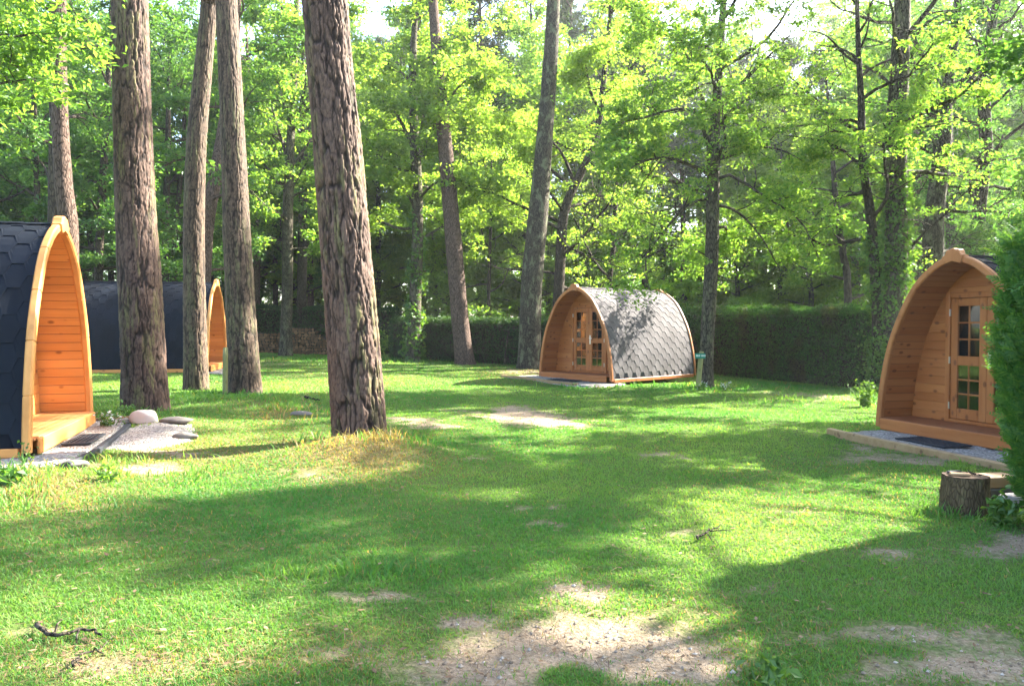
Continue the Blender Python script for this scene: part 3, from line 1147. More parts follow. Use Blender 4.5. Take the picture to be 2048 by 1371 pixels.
def leaf_mesh(Cn, per, sig, size, rng, flat=.42, up=.7, asp=.52):
    """small folded leaves scattered round the cluster centres"""
    N = len(Cn) * per
    cs = np.repeat(.55 + .75 * rng.random(len(Cn)), per)[:, None]
    P = np.repeat(Cn, per, 0) + rng.normal(0, 1, (N, 3)) * sig * cs * [1, 1, flat]
    n = rng.normal(0, 1, (N, 3)) * .75
    n[:, 2] += up * 1.4
    n /= np.linalg.norm(n, axis=1)[:, None]
    a = np.cross(n, rng.normal(0, 1, (N, 3)))
    a /= np.linalg.norm(a, axis=1)[:, None] + 1e-9
    b = np.cross(n, a)
    l = (size * (.6 + .8 * rng.random(N)))[:, None]
    wd = l * asp * .5
    fold = n * l * .10
    V = np.stack([P - a * l * .5, P + b * wd + fold, P + a * l * .5 - n * l * .08, P - b * wd + fold], 1).reshape(-1, 3)
    i = np.arange(N)[:, None] * 4
    return V, np.concatenate([i + [[0, 1, 2]], i + [[0, 2, 3]]])


def limb_path(p, az, el, length, rng, n=8, wob=.22, up=.03):
    d = np.array([math.cos(az) * math.cos(el), math.sin(az) * math.cos(el), math.sin(el)])
    P = [np.array(p, float)]
    st = length / (n - 1)
    for i in range(n - 1):
        d = d + rng.normal(0, wob, 3) * [1, 1, .8] + [0, 0, up]
        d /= np.linalg.norm(d)
        P.append(P[-1] + d * st)
    return np.array(P)


def oak_parts(trunk, rng, h0, nl, ll, explicit=(), twigs=7, dens=1.0, elev=(.15, .9), keep=None, bend=.22, shape=.5):
    """trunk: (x,y,z,r) rows. Returns limb tubes and leaf cluster centres"""
    zt = trunk[:, 2]
    z0, z1 = zt[0], zt[-1]
    tubes, cl = [], []
    limbs = [(np.asarray(e[:, :3]), e[0, 3] if e.shape[1] > 3 else .05) for e in explicit]
    for i in range(nl):
        f = (i + rng.random() * .8) / nl
        h = z0 + h0 + (z1 - z0 - h0) * f ** .9
        p = np.array([np.interp(h, zt, trunk[:, k]) for k in range(4)])
        L = ll * (1 - (1 - shape) * f ** 1.6) * (.65 + .6 * rng.random())
        az = i * 2.39996 + rng.random() * .9
        P = limb_path(p[:3], az, elev[0] + (elev[1] - elev[0]) * f + rng.normal(0, .15), L, rng, 8, bend)
        limbs.append((P, min(p[3] * .55, .018 + .014 * L)))
    for P, r0 in limbs:
        n = len(P)
        tubes.append(tube(P, np.linspace(r0, .010, n), 6, False))
        seg = np.linalg.norm(np.diff(P, axis=0), axis=1).sum()
        nt = max(3, int(twigs * seg / 3.0))
        for j in range(nt):
            f = .22 + .78 * (j + rng.random()) / nt
            k = f * (n - 1)
            a = int(min(k, n - 2))
            q = P[a] + (P[a + 1] - P[a]) * (k - a)
            d = P[a + 1] - P[a]
            az = math.atan2(d[1], d[0]) + rng.choice([-1, 1]) * (.5 + .9 * rng.random())
            tl = seg * (.20 + .25 * rng.random()) * (1.15 - .5 * f) + .25
            T = limb_path(q, az, rng.normal(.18, .35), tl, rng, 5, .3, .0)
            tubes.append(tube(T, np.linspace(max(.008, r0 * .35 * (1 - f) + .008), .004, 5), 4, False))
            m = max(2, int(tl / .22 * dens))
            u = .25 + .75 * rng.random(m)
            cl.append(np.stack([np.interp(u * 4, np.arange(5), T[:, c]) for c in range(3)], 1) + rng.normal(0, .10, (m, 3)))
        m = int(4 * dens) + 1
        cl.append(P[-1] + rng.normal(0, .2, (m, 3)))
    top = trunk[-1, :3]
    cl.append(top + rng.normal(0, .35, (8, 3)))
    cl = np.concatenate(cl)
    if keep is not None:
        cl = cl[keep(cl, rng)]
    return tubes, cl


def join(tubes):
    mb = MB()
    for V, Fs in tubes:
        mb.add(V, Fs)
    return mb


def px_trunk(px, Z, total, taper=.02, ybend=0.0):
    """trunk through picture points at distance Z: rows x,y,z,r, carried on above the frame"""
    R = []
    for i, (a, b, w) in enumerate(px):
        p = W(a, b, Z + ybend * i)
        R.append((p[0], p[1], p[2], w / 2 * Z / F))
    R = np.array(R)
    R = R[np.argsort(R[:, 2])]
    base = R[0].copy()
    g = float(gz(np.array([base[0]]), np.array([base[1]]))[0])
    if base[2] > g - .05:
        d = R[1] - R[0]
        base[:3] = base[:3] + d[:3] / d[2] * (g - .12 - base[2])
        R = np.vstack([base, R])
    if total > R[-1, 2] + .5:
        d = R[-1] - R[-3]
        d = d / d[2]
        n = 4
        h = (total - R[-1, 2])
        last = R[-1].copy()
        for i in range(1, n + 1):
            q = last.copy()
            q[:2] = last[:2] + d[:2] * h * i / n * .6
            q[2] = last[2] + h * i / n
            q[3] = last[3] * (1 - i / n) + taper * i / n
            R = np.vstack([R, q])
    return R, g


def trunk_mesh(R, name, mat, root, loc, seg=10, step=.25, flare=.25, rough=.06, seed=0):
    P = resample(R, step=step)
    h = P[:, 2] - P[0, 2]
    r = np.maximum(P[:, 3], .006) * (1 + flare * np.exp(-h / .3))
    th = np.linspace(0, 2 * math.pi, seg, endpoint=False)
    A = np.cos(th)[None, :]
    B = np.sin(th)[None, :]
    q = np.c_[np.tile(np.cos(th) * 1.5, len(P)), np.tile(np.sin(th) * 1.5, len(P)), np.repeat(h * 1.8, seg)]
    k = 1 + (fbm(q, 3, seed) - .5).reshape(len(P), seg) * 2 * rough
    V = np.stack([P[:, 0:1] + r[:, None] * k * A, P[:, 1:2] + r[:, None] * k * B, np.repeat(P[:, 2:3], seg, 1)], -1).reshape(-1, 3) - loc
    n = len(V)
    V = np.vstack([V, P[-1:, :3] - loc])
    i = np.arange(seg)
    b = (len(P) - 1) * seg
    return mesh(name, V, [grid_faces(len(P), seg, True), np.stack([b + i, b + (i + 1) % seg, np.full(seg, n)], 1)], mat, root, True)


def ridged_trunk(R, name, mat, root, loc, seed, cu=.06, cv=.30, depth=.022, ztop=8.0, flare=.18, nseg=150):
    """trunk of a near pine with real fissured plates"""
    P = resample(R, step=.017)
    P = P[P[:, 2] < ztop]
    r = P[:, 3] * .97 - depth * .35
    h = P[:, 2] - P[0, 2]
    r = r * (1 + flare * np.exp(-h / .22))
    th = np.linspace(0, 2 * math.pi, nseg, endpoint=False)
    rm = r.mean()
    nc = max(6, int(round(2 * math.pi * rm / cu)))
    U = np.tile(th / (2 * math.pi) * nc, len(P))
    Vv = np.repeat(h / cv, nseg)
    q3 = np.c_[np.tile(np.cos(th), len(P)) * 2.2, np.tile(np.sin(th), len(P)) * 2.2, np.repeat(h, nseg) * 2.2]
    w1 = fbm(q3 * 1.1, 3, seed + 3) - .5
    w2 = fbm(q3 * 3.1, 2, seed + 5) - .5
    Uw = U + w1 * 2.2 + w2 * 1.3 + (fbm(q3 * [5, 5, 2.5], 3, seed + 6) - .5) * .9
    Vw = Vv + (fbm(q3 * .9, 2, seed + 9) - .5) * 2.0 + (fbm(q3 * [6, 6, 6], 2, seed + 8) - .5) * .9
    f1, f2, cid = worley(Uw, Vw, nc, seed)
    f1b, f2b, cidb = worley(U * 2 + w2 * 1.5, Vv * 1.6 + w1, nc * 2, seed + 40)
    ck = sstep(f2 - f1, .02, .22)
    ck2 = sstep(f2b - f1b, .0, .25)
    fine = fbm(q3 * [7, 7, 3], 3, seed + 11)
    # long branching fissures: ridged noise in cylinder space, stretched along the trunk
    X3 = np.c_[np.tile(np.cos(th), len(P)) * rm / cu * 1.35, np.tile(np.sin(th), len(P)) * rm / cu * 1.35, np.repeat(h, nseg) / cv * .55]
    X3[:, :2] += (np.c_[vnoise(q3 * [4, 4, 5], seed + 31), vnoise(q3 * [4, 4, 5], seed + 32)] - .5) * .8
    rid = sstep(np.abs(vnoise(X3, seed + 33) - .5), .01, .12)
    rid2 = sstep(np.abs(vnoise(X3 * [1.9, 1.9, 2.1] + 7, seed + 34) - .5), .0, .12)
    disp = depth * (rid * (.62 + .35 * cid) + .35 * ck + .28 * rid2 + .5 * (fine - .5)) - depth * .7
    ck = np.clip(rid * (.45 + .55 * ck) * (.55 + .45 * rid2), 0, 1)
    disp += (fbm(q3 * .55, 2, seed + 70) - .5) * rm * .10
    rr = r[:, None] + disp.reshape(len(P), nseg)
    V = np.stack([P[:, 0:1] + rr * np.cos(th)[None], P[:, 1:2] + rr * np.sin(th)[None], np.repeat(P[:, 2:3], nseg, 1)], -1).reshape(-1, 3)
    li = sstep(fbm(q3 * [1.3, 1.3, .55], 4, seed + 90), .53, .62) * sstep(fine, .40, .58)
    dirn = np.tile(np.cos(th + 1.1), len(P))
    li = li * np.clip(dirn * .7 + .5, 0, 1) * np.clip(ck, .3, 1)
    top = R[R[:, 2] > ztop - .3]
    o = mesh(name, V - loc, grid_faces(len(P), nseg, True), mat, root, True, attrs={'crack': ck * (.75 + .25 * ck2), 'cell': .65 * cid + .35 * cidb, 'lichen': li})
    return o, P[-1]


def pine_crown(top, rng, spread, depth, n=26, tufts=5):
    """limbs with needle tufts round the head of a pine"""
    tubes, cl = [], []
    for i in range(n):
        f = rng.random()
        p = top - np.array([0, 0, depth * f])
        L = spread * (.35 + .65 * f) * (.6 + .6 * rng.random())
        P = limb_path(p, i * 2.4 + rng.random(), .35 - .3 * f + rng.normal(0, .2), L, rng, 6, .18, .05)
        tubes.append(tube(P, np.linspace(.05, .012, 6), 5, False))
        for j in range(tufts):
            u = .35 + .65 * rng.random()
            q = np.array([np.interp(u * 5, np.arange(6), P[:, c]) for c in range(3)])
            cl.append(q + rng.normal(0, .28, (3, 3)))
    return tubes, np.concatenate(cl)


def needles(Cn, per, length, rng, wd=.012):
    N = len(Cn) * per
    P = np.repeat(Cn, per, 0) + rng.normal(0, .06, (N, 3))
    d = rng.normal(0, 1, (N, 3))
    d[:, 2] += .5
    d /= np.linalg.norm(d, axis=1)[:, None]
    s = np.cross(d, rng.normal(0, 1, (N, 3)))
    s /= np.linalg.norm(s, axis=1)[:, None] + 1e-9
    l = length * (.6 + .7 * rng.random((N, 1)))
    V = np.stack([P - s * wd, P + s * wd, P + d * l], 1).reshape(-1, 3)
    return V, np.arange(N * 3).reshape(N, 3)


def make_oak(name, label, R, seed, bark, leaf, h0, nl, ll, explicit=(), size=.11, per=22, sig=.19, group=None, cat='tree', keep=sun_open, twigs=7, dens=1.0, seg=12, elev=(.15, .9), flare=.3, shape=.5, rough=.06):
    rng = np.random.default_rng(seed)
    loc = np.array([R[0, 0], R[0, 1], float(gz(R[:1, 0], R[:1, 1])[0])])
    root = tag(empty(name, loc), label, cat, group)
    trunk_mesh(R, 'trunk', M[bark], root, loc, seg, .22, flare, rough, seed)
    tubes, cl = oak_parts(R, rng, h0, nl, ll, explicit, twigs, dens, elev, keep, shape=shape)
    mb = join(tubes)
    mb.build('branches', M[bark], root, True, xf=lambda V: V - loc)
    V, Fq = leaf_mesh(cl - loc, per, sig, size, rng)
    mesh('crown', V, Fq, M[leaf], root)
    return root


def px_limb(pts, Z0, dz, r):
    n = len(pts)
    R = []
    for i, (a, b) in enumerate(pts):
        p = W(a, b, Z0 + dz * i / (n - 1))
        R.append((p[0], p[1], p[2], r))
    return resample(np.array(R), n=9)


# ---------------- the near pines
def near_pine(label, px, Z, total, seed, mat, crown_spread, **kw):
    R, g = px_trunk(px, Z, total)
    loc = np.array([R[0, 0], R[0, 1], g])
    root = tag(empty('pine_tree', loc), label, 'pine tree', 'pines on the lawn')
    o, e = ridged_trunk(R, 'trunk', mat, root, loc, seed, **kw)
    rng = np.random.default_rng(seed + 500)
    up = R[R[:, 2] > e[2] + .2]
    up = np.vstack([[e[0], e[1], e[2] - .02, e[3]], up])
    tb = [tube(resample(up[:, :3], n=12), np.interp(np.linspace(0, 1, 12), np.linspace(0, 1, len(up)), up[:, 3]), 12, True)]
    tubes, cl = pine_crown(R[-1, :3], rng, crown_spread, 4.0, 22, 5)
    join(tb + tubes).build('branches', M['bark_pine'], root, True, xf=lambda V: V - loc)
    V, Fq = needles(cl - loc, 16, .26, rng, .014)
    mesh('crown', V, Fq, M['needle'], root)


near_pine('thick pine trunk with deep plated bark on a dry grassy mound, the nearest of all',
          [(720, 897, 112), (715, 800, 108), (708, 700, 106), (700, 600, 103), (691, 500, 101), (684, 400, 98), (676, 300, 96), (661, 150, 90), (650, 0, 87)], 9.05, 17, 11, M['pine1'], 2.6, cu=.066, cv=.23, depth=.028, nseg=220, flare=.04)
near_pine('straight pine with reddish fissured bark behind the white rock',
          [(292, 834, 92), (288, 740, 86), (284, 650, 83), (279, 550, 80), (273, 450, 77), (268, 350, 74), (263, 200, 70), (260, 0, 66)], 11.9, 17, 23, M['pine1'], 2.6, cu=.062, cv=.21, depth=.021, nseg=170, flare=.05)
near_pine('slim curved pine between the thick straight pine and the post',
          [(393, 788, 50), (391, 700, 46), (389, 600, 43), (388, 480, 41), (389, 380, 40), (394, 270, 38), (403, 170, 35), (413, 70, 32), (418, 0, 31)], 15.6, 18, 37, M['pine2'], 2.4, cu=.05, cv=.16, depth=.013, nseg=120, flare=.1)
near_pine('straight grey pine right behind the thin green post',
          [(491, 795, 66), (486, 700, 61), (480, 600, 58), (475, 500, 55), (470, 380, 51), (465, 250, 47), (459, 130, 44), (453, 0, 41)], 15.0, 18, 49, M['pine2'], 2.4, cu=.05, cv=.16, depth=.013, nseg=130, flare=.1)

# ---------------- trees of the clearing
R, g = px_trunk([(140, 700, 37), (139, 560, 36), (136, 440, 34), (127, 370, 33), (122, 280, 31), (119, 180, 28), (118, 80, 26), (118, 0, 25)], 15.0, 15)
make_oak('oak_tree', 'grey crooked trunk rising right behind the roof peak of the leftmost pod', R, 101, 'bark_pine', 'oak2', 7.5, 12, 2.6, size=.12, per=18)
R, g = px_trunk([(107, 700, 26), (108, 500, 24), (109, 350, 22), (110, 200, 20), (108, 50, 18), (108, 0, 18)], 22, 16)
make_oak('oak_tree', 'dark trunk half hidden behind the grey crooked one at left', R, 102, 'bark_dark', 'oak2', 4.0, 14, 3.4, size=.13, per=22)

R, g = px_trunk([(930, 724, 37), (921, 650, 35), (914, 570, 34), (906, 470, 33), (898, 380, 31), (890, 290, 29), (882, 210, 26), (873, 100, 22), (866, 0, 19)], 27.5, 20)
loc = np.array([R[0, 0], R[0, 1], g])


def tall_pine(label, R, g, seed, bark, spread=3.0, name='pine_tree', group='tall pines by the back hedge', flare=.3, crown=4.5, keep=None):
    loc = np.array([R[0, 0], R[0, 1], g])
    root = tag(empty(name, loc), label, 'pine tree', group)
    trunk_mesh(R, 'trunk', M[bark], root, loc, 16, .2, flare, .06, seed)
    rng = np.random.default_rng(seed)
    tubes, cl = pine_crown(R[-1, :3], rng, spread, crown, 24, 5)
    join(tubes).build('branches', M[bark], root, True, xf=lambda V: V - loc)
    V, Fq = needles(cl - loc, 18, .26, rng, .018)
    mesh('crown', V, Fq, M['needle'], root)
    return root


tall_pine('slim pine leaning left in front of the back hedge', R, g, 111, 'bark_pine')
R, g = px_trunk([(1058, 732, 46), (1060, 660, 43), (1063, 580, 43), (1069, 500, 42), (1076, 430, 40), (1084, 340, 36), (1091, 250, 32), (1099, 150, 30), (1104, 70, 28), (1107, 0, 26)], 25.5, 19)
tall_pine('tall lichened trunk leaning right beside the grey roofed pod', R, g, 112, 'bark_lichen')

# the oak beside the grey roofed pod
R, g = px_trunk([(1412, 778, 30), (1413, 720, 27), (1416, 650, 29), (1421, 560, 28), (1425, 460, 27), (1426, 370, 26), (1427, 300, 26), (1431, 230, 19), (1437, 160, 17), (1441, 90, 16), (1447, 0, 13)], 18.8, 13.5)
ex = [px_limb([(1428, 320), (1408, 265), (1396, 225), (1350, 218), (1290, 235), (1220, 250)], 18.8, -.8, .07),
      px_limb([(1436, 318), (1480, 305), (1530, 294), (1575, 305), (1610, 325)], 18.8, .4, .055),
      px_limb([(1428, 290), (1445, 240), (1500, 195), (1560, 190), (1620, 185)], 18.8, .9, .06),
      px_limb([(1424, 350), (1380, 330), (1330, 315), (1270, 330), (1230, 370)], 18.8, -1.4, .055),
      px_limb([(1436, 215), (1470, 180), (1530, 120), (1590, 60)], 18.8, -1.0, .055),
      px_limb([(1434, 240), (1400, 190), (1380, 120), (1330, 60), (1250, 10)], 18.8, .6, .055),
      px_limb([(1424, 395), (1375, 410), (1330, 460), (1290, 520), (1300, 580)], 18.8, -1.6, .045),
      px_limb([(1424, 410), (1470, 420), (1520, 470), (1560, 540)], 18.8, 1.2, .045),
      px_limb([(1426, 360), (1460, 350), (1540, 400), (1600, 440), (1640, 520)], 18.8, -1.0, .045)]
ex += [resample(np.array([(4.9, 18.8, 2.9, .05), (5.3, 20.0, 3.3, .045), (5.6, 21.0, 3.6, .04), (5.4, 21.9, 4.3, .03)]), n=9),
       resample(np.array([(4.9, 18.8, 2.6, .045), (5.4, 19.8, 2.9, .04), (5.9, 20.6, 3.0, .03)]), n=9)]
make_oak('oak_tree', 'bright leafy oak beside the grey roofed pod and sign post', R, 121, 'bark_oak', 'oak1', 3.6, 14, 3.0, ex, size=.10, per=52, sig=.17, keep=lambda c, r: sun_open(c, r, .6, False), twigs=12, dens=.95)

# oaks by the back hedge
R, g = px_trunk([(826, 717, 28), (829, 640, 25), (832, 560, 24), (835, 470, 23), (834, 380, 22), (830, 290, 20), (827, 200, 18), (826, 120, 15), (830, 40, 11), (832, 0, 9)], 29, 16)
ex = [px_limb([(832, 270), (858, 190), (890, 120), (945, 85), (1000, 20)], 29, 1, .09), px_limb([(828, 300), (800, 240), (765, 190), (740, 120)], 29, -1, .08),
      px_limb([(833, 330), (870, 250), (930, 160), (1000, 150)], 29, -1.5, .07), px_limb([(834, 420), (800, 370), (760, 350), (730, 340)], 29, -1.4, .06),
      px_limb([(835, 400), (880, 360), (930, 370), (985, 380)], 29, -1.6, .06), px_limb([(835, 440), (860, 430), (900, 460), (950, 480)], 29, 1.4, .05)]
make_oak('oak_tree', 'oak with ivy at its foot in front of the back hedge', R, 122, 'bark_oak', 'oak3', 4.2, 18, 4.0, ex, size=.16, per=30, sig=.21, keep=half_open, twigs=9, dens=1.0)
R, g = px_trunk([(571, 714, 26), (573, 640, 23), (575, 560, 22), (575, 470, 22), (577, 380, 20), (580, 310, 18), (583, 240, 16), (588, 150, 13), (592, 60, 10), (594, 0, 9)], 31.5, 16)
ex = [px_limb([(579, 330), (560, 270), (540, 190), (545, 110)], 31.5, .6, .08), px_limb([(582, 270), (600, 220), (612, 150), (600, 60)], 31.5, -1, .07),
      px_limb([(576, 400), (545, 330), (515, 270), (490, 250)], 31.5, -1.2, .06), px_limb([(577, 390), (610, 330), (640, 290)], 31.5, 1.2, .06)]
make_oak('oak_tree', 'mossy oak standing between the two stacks of firewood', R, 123, 'bark_oak', 'oak1', 4.0, 18, 4.0, ex, size=.16, per=30, sig=.21, keep=half_open, twigs=10, dens=1.0)
R, g = px_trunk([(1114, 700, 22), (1117, 590, 22), (1122, 500, 21), (1126, 440, 20), (1136, 400, 19), (1160, 350, 18), (1183, 300, 16), (1196, 260, 14), (1205, 180, 12), (1215, 90, 9), (1222, 0, 7)], 28, 13)
ex = [px_limb([(1128, 490), (1160, 505), (1210, 525), (1260, 540)], 28, -1.5, .06), px_limb([(1130, 430), (1095, 380), (1050, 350)], 28, -1.2, .06), px_limb([(1150, 370), (1120, 300), (1070, 260), (1010, 240)], 28, -1, .07)]
make_oak('oak_tree', 'dark bent trunk rising right behind the peak of the grey roofed pod', R, 124, 'bark_dark', 'oak3', 2.6, 20, 4.0, ex, size=.125, per=42, sig=.21, keep=half_open, twigs=11, dens=1.0)

# right side: trees behind the right pod
R, g = px_trunk([(1776, 790, 42), (1782, 700, 42), (1788, 600, 43), (1792, 500, 42), (1793, 400, 41), (1791, 300, 40), (1796, 200, 37), (1801, 100, 33), (1805, 0, 29)], 18.9, 15)
make_oak('oak_tree', 'stout ivy clad trunk beside the cut end of the right hedge', R, 131, 'bark_oak', 'oak1', 5.2, 18, 3.6, size=.10, per=46, sig=.17, seg=16, keep=half_open, twigs=10, dens=1.0)
R, g = px_trunk([(1752, 790, 20), (1754, 650, 19), (1748, 520, 19), (1741, 430, 18), (1729, 350, 17), (1724, 290, 16), (1722, 200, 13), (1717, 100, 10), (1714, 0, 8)], 18.9, 11.5)
ex = [px_limb([(1722, 270), (1700, 270), (1668, 262), (1640, 275)], 18.9, -.5, .04), px_limb([(1720, 130), (1690, 110), (1650, 70), (1600, 60)], 18.9, .8, .04), px_limb([(1719, 100), (1735, 60), (1740, 0)], 18.9, -.4, .03)]
make_oak('oak_tree', 'thin ivy wrapped oak left of the stout ivy clad trunk', R, 132, 'bark_dark', 'oak1', 3.0, 16, 2.8, ex, size=.10, per=46, sig=.17, keep=half_open, twigs=10, dens=1.0)
R, g = px_trunk([(1866, 740, 42), (1866, 600, 40), (1866, 500, 39), (1869, 420, 35), (1880, 340, 33), (1887, 260, 30), (1893, 190, 22), (1905, 100, 18), (1916, 0, 15)], 22, 14)
ex = [px_limb([(1890, 215), (1930, 175), (1962, 130), (1985, 70), (2000, 10)], 22, .6, .11), px_limb([(1880, 250), (1850, 130), (1830, 70), (1880, 30), (1930, 20)], 22, -.6, .10), px_limb([(1885, 300), (1840, 260), (1800, 250)], 22, -.9, .05)]
make_oak('oak_tree', 'forked oak behind the peak of the right pod', R, 133, 'bark_lichen', 'oak2', 3.4, 18, 3.6, ex, size=.11, per=44, sig=.18, keep=half_open, twigs=10, dens=1.0)
R, g = px_trunk([(1952, 740, 30), (1953, 560, 28), (1955, 460, 26), (1962, 380, 25), (1972, 300, 24), (1968, 200, 22), (1975, 110, 18), (1988, 30, 15), (1994, 0, 14)], 24.5, 14)
make_oak('oak_tree', 'dark curved oak trunk above the top of the cypress bush', R, 134, 'bark_dark', 'oak2', 3.0, 22, 3.8, size=.11, per=44, sig=.18, keep=half_open, twigs=10, dens=1.0)

# ---------------- slim trees in the wood behind the hedge, each with its own trunk
SLIM = [
    ([(197, 700, 17), (197, 560, 16), (202, 430, 15), (208, 320, 14), (215, 200, 12)], 27, 13, 'bark_dark', 'oak2', 'dark trunk in the wood between the leftmost pod and the thick straight pine'),
    ([(72, 700, 12), (75, 440, 12), (72, 330, 11), (68, 220, 10)], 26, 12, 'bark_dark', 'oak2', 'thin dark trunk in the wood above the roof of the leftmost pod'),
    ([(400, 700, 30), (412, 470, 29), (428, 370, 27), (444, 280, 25), (458, 190, 22), (470, 80, 18)], 25, 15, 'bark_pine', 'oak2', 'leaning brown trunk seen between the slim curved pine and the straight grey pine'),
    ([(330, 700, 15), (331, 500, 14), (333, 400, 13), (336, 290, 12)], 33, 14, 'bark_dark', 'oak2', 'trunk in shade right of the thick straight pine'),
    ([(352, 700, 11), (350, 500, 11), (357, 400, 10), (366, 300, 9)], 35, 13, 'bark_dark', 'oak2', 'thin leaning trunk left of the slim curved pine'),
    ([(510, 700, 17), (512, 600, 16), (513, 500, 15), (509, 400, 14), (501, 290, 13), (498, 200, 12)], 38, 17, 'bark_pine', 'oak1', 'reddish slim trunk right of the straight grey pine'),
    ([(552, 700, 10), (551, 580, 10), (549, 450, 9), (545, 360, 8)], 40, 14, 'bark_dark', 'oak1', 'very thin trunk left of the mossy oak'),
    ([(604, 700, 20), (604, 560, 19), (606, 440, 18), (605, 330, 16)], 37, 16, 'bark_dark', 'oak2', 'dark straight trunk right of the mossy oak'),
    ([(620, 700, 14), (621, 580, 13), (619, 450, 12), (616, 330, 11)], 40, 16, 'bark_pine', 'oak1', 'reddish trunk close beside the big nearest pine'),
    ([(872, 700, 12), (871, 580, 11), (868, 470, 10), (862, 380, 9)], 40, 14, 'bark_pine', 'oak3', 'thin trunk left of the leaning slim pine'),
    ([(903, 700, 10), (901, 590, 10), (903, 300, 9), (905, 200, 8)], 44, 17, 'bark_pine', 'oak3', 'thin pale trunk right behind the leaning slim pine'),
    ([(757, 700, 9), (757, 420, 9), (756, 330, 8)], 42, 14, 'bark_dark', 'oak1', 'thin dark stem right of the big nearest pine'),
    ([(976, 700, 7), (978, 560, 7), (982, 430, 6)], 34, 9, 'bark_dark', 'oak3', 'sapling stem left of the tall lichened trunk'),
    ([(1216, 700, 10), (1219, 570, 10), (1226, 500, 10), (1230, 430, 9)], 30, 10, 'bark_dark', 'oak3', 'thin dark trunk above the roof of the grey pod'),
    ([(1696, 700, 16), (1695, 560, 15), (1685, 500, 14), (1672, 400, 12)], 30, 12, 'bark_dark', 'oak1', 'leaning trunk veiled by glare above the right hedge'),
    ([(1838, 700, 18), (1838, 480, 17), (1836, 400, 16), (1833, 300, 14)], 33, 15, 'bark_pine', 'oak2', 'far trunk between the stout ivy clad trunk and the forked oak'),
    ([(1902, 700, 22), (1903, 480, 20), (1900, 380, 18), (1898, 300, 16)], 30, 14, 'bark_dark', 'oak2', 'dark trunk close right of the forked oak'),
]
for i, (px, Z, tot, bk, lf, lab) in enumerate(SLIM):
    R, g = px_trunk(px, Z, tot)
    make_oak('slim_tree', lab, R, 200 + i, bk, lf, 2.8, 15, 3.2, size=.145, per=34, sig=.22, keep=half_open, group='slim trees in the wood', seg=9, twigs=6)

# ---------------- the close oak whose boughs reach in at top left, and shade trees right of the lawn
def world_trunk(x, y, h, r, lean=(0, 0)):
    z0 = float(gz(np.array([x]), np.array([y]))[0])
    k = np.linspace(0, 1, 6)
    return np.c_[x + lean[0] * k, y + lean[1] * k, z0 - .1 + h * k, r * (1 - .85 * k)]


R = world_trunk(-9.6, 10.2, 11, .2)
ex = [resample(np.array([(-9.5, 10.2, 3.6, .06), (-8.4, 10.1, 4.5, .05), (-7.2, 9.9, 5.0, .04), (-6.2, 9.8, 5.2, .03)]), n=9),
      resample(np.array([(-9.5, 10.2, 3.0, .06), (-8.4, 10.4, 4.0, .05), (-7.4, 10.3, 4.6, .04), (-6.4, 10.2, 4.75, .03)]), n=9),
      resample(np.array([(-9.5, 10.2, 4.3, .06), (-8.2, 10.5, 5.4, .05), (-7.0, 10.2, 5.9, .04), (-6.0, 10.4, 6.1, .03)]), n=9)]
make_oak('oak_tree', 'near oak outside left, its bright boughs hanging over the leftmost pod', R, 141, 'bark_oak', 'oak1', 4.6, 8, 2.4, ex, size=.10, per=30, sig=.16, twigs=9)
SHADE = [(11.2, 9.8, 12, 3.6, 'oak standing outside right beyond the cypress bush'), (13.0, 14.2, 13, 3.8, 'oak standing outside right behind the right pod'),
         (9.2, 6.4, 11.5, 3.2, 'oak standing outside right near the stump'), (15.5, 10.5, 14, 4.2, 'tall oak outside right beyond two nearer oaks'),
         (17.5, 17.5, 15, 4.4, 'tall oak outside right on the sunward side'), (12.2, 5.2, 12, 3.8, 'oak outside right at the hedge row'),
         (14.5, 7.5, 12.5, 3.8, 'round oak outside right between the taller ones')]
for i, (x, y, h, ll, lab) in enumerate(SHADE):
    make_oak('oak_tree', lab, world_trunk(x, y, h, .2, (.3, -.2)), 150 + i, 'bark_oak', 'oak2', 4.0, 22, ll, size=.17, per=26, sig=.24, group='shade oaks right of the lawn', seg=10, twigs=7, elev=(.05, .7))

# ---------------- trees of the wood behind: a few grown once and copied
rngw = np.random.default_rng(77)
protos = []
for i, (lf, bk, h, h0, nl, ll) in enumerate((('oak1', 'bark_oak', 15, 2.2, 24, 4.2), ('oak2', 'bark_dark', 17, 2.5, 26, 4.4), ('oak3', 'bark_oak', 12, 1.6, 22, 3.8), ('oak1', 'bark_dark', 18, 4, 26, 4.6))):
    R = np.c_[np.cumsum(rngw.normal(0, .25, 7)), np.cumsum(rngw.normal(0, .25, 7)), np.linspace(-.2, h, 7), np.linspace(.2, .03, 7)]
    R[:, :2] -= R[0, :2]
    root = empty('woodland_oak', (0, 0, 0))
    z0 = np.zeros(3)
    rng = np.random.default_rng(300 + i)
    trunk_mesh(R, 'trunk', M[bk], root, z0, 9, .4, .3, .06, i)
    tubes, cl = oak_parts(R, rng, h0, nl, ll, (), 8, 1.0, (.1, .9), None, shape=.5)
    join(tubes).build('branches', M[bk], root, True)
    V, Fq = leaf_mesh(cl, 30, .26, .175, rng)
    mesh('crown', V, Fq, M[lf], root)
    protos.append(root)
for i in range(2):
    h = (19, 16)[i]
    root = empty('woodland_pine', (0, 0, 0))
    R = np.c_[np.linspace(0, .6, 6), np.linspace(0, -.3, 6), np.linspace(-.2, h, 6), np.linspace(.22, .06, 6)]
    trunk_mesh(R, 'trunk', M['bark_pine'], root, np.zeros(3), 9, .5, .2, .05, i)
    rng = np.random.default_rng(330 + i)
    tubes, cl = pine_crown(R[-1, :3], rng, 3.2, 8.5, 44, 6)
    join(tubes).build('branches', M['bark_pine'], root, True)
    V, Fq = needles(cl, 20, .34, rng, .028)
    mesh('crown', V, Fq, M['needle'], root)
    protos.append(root)
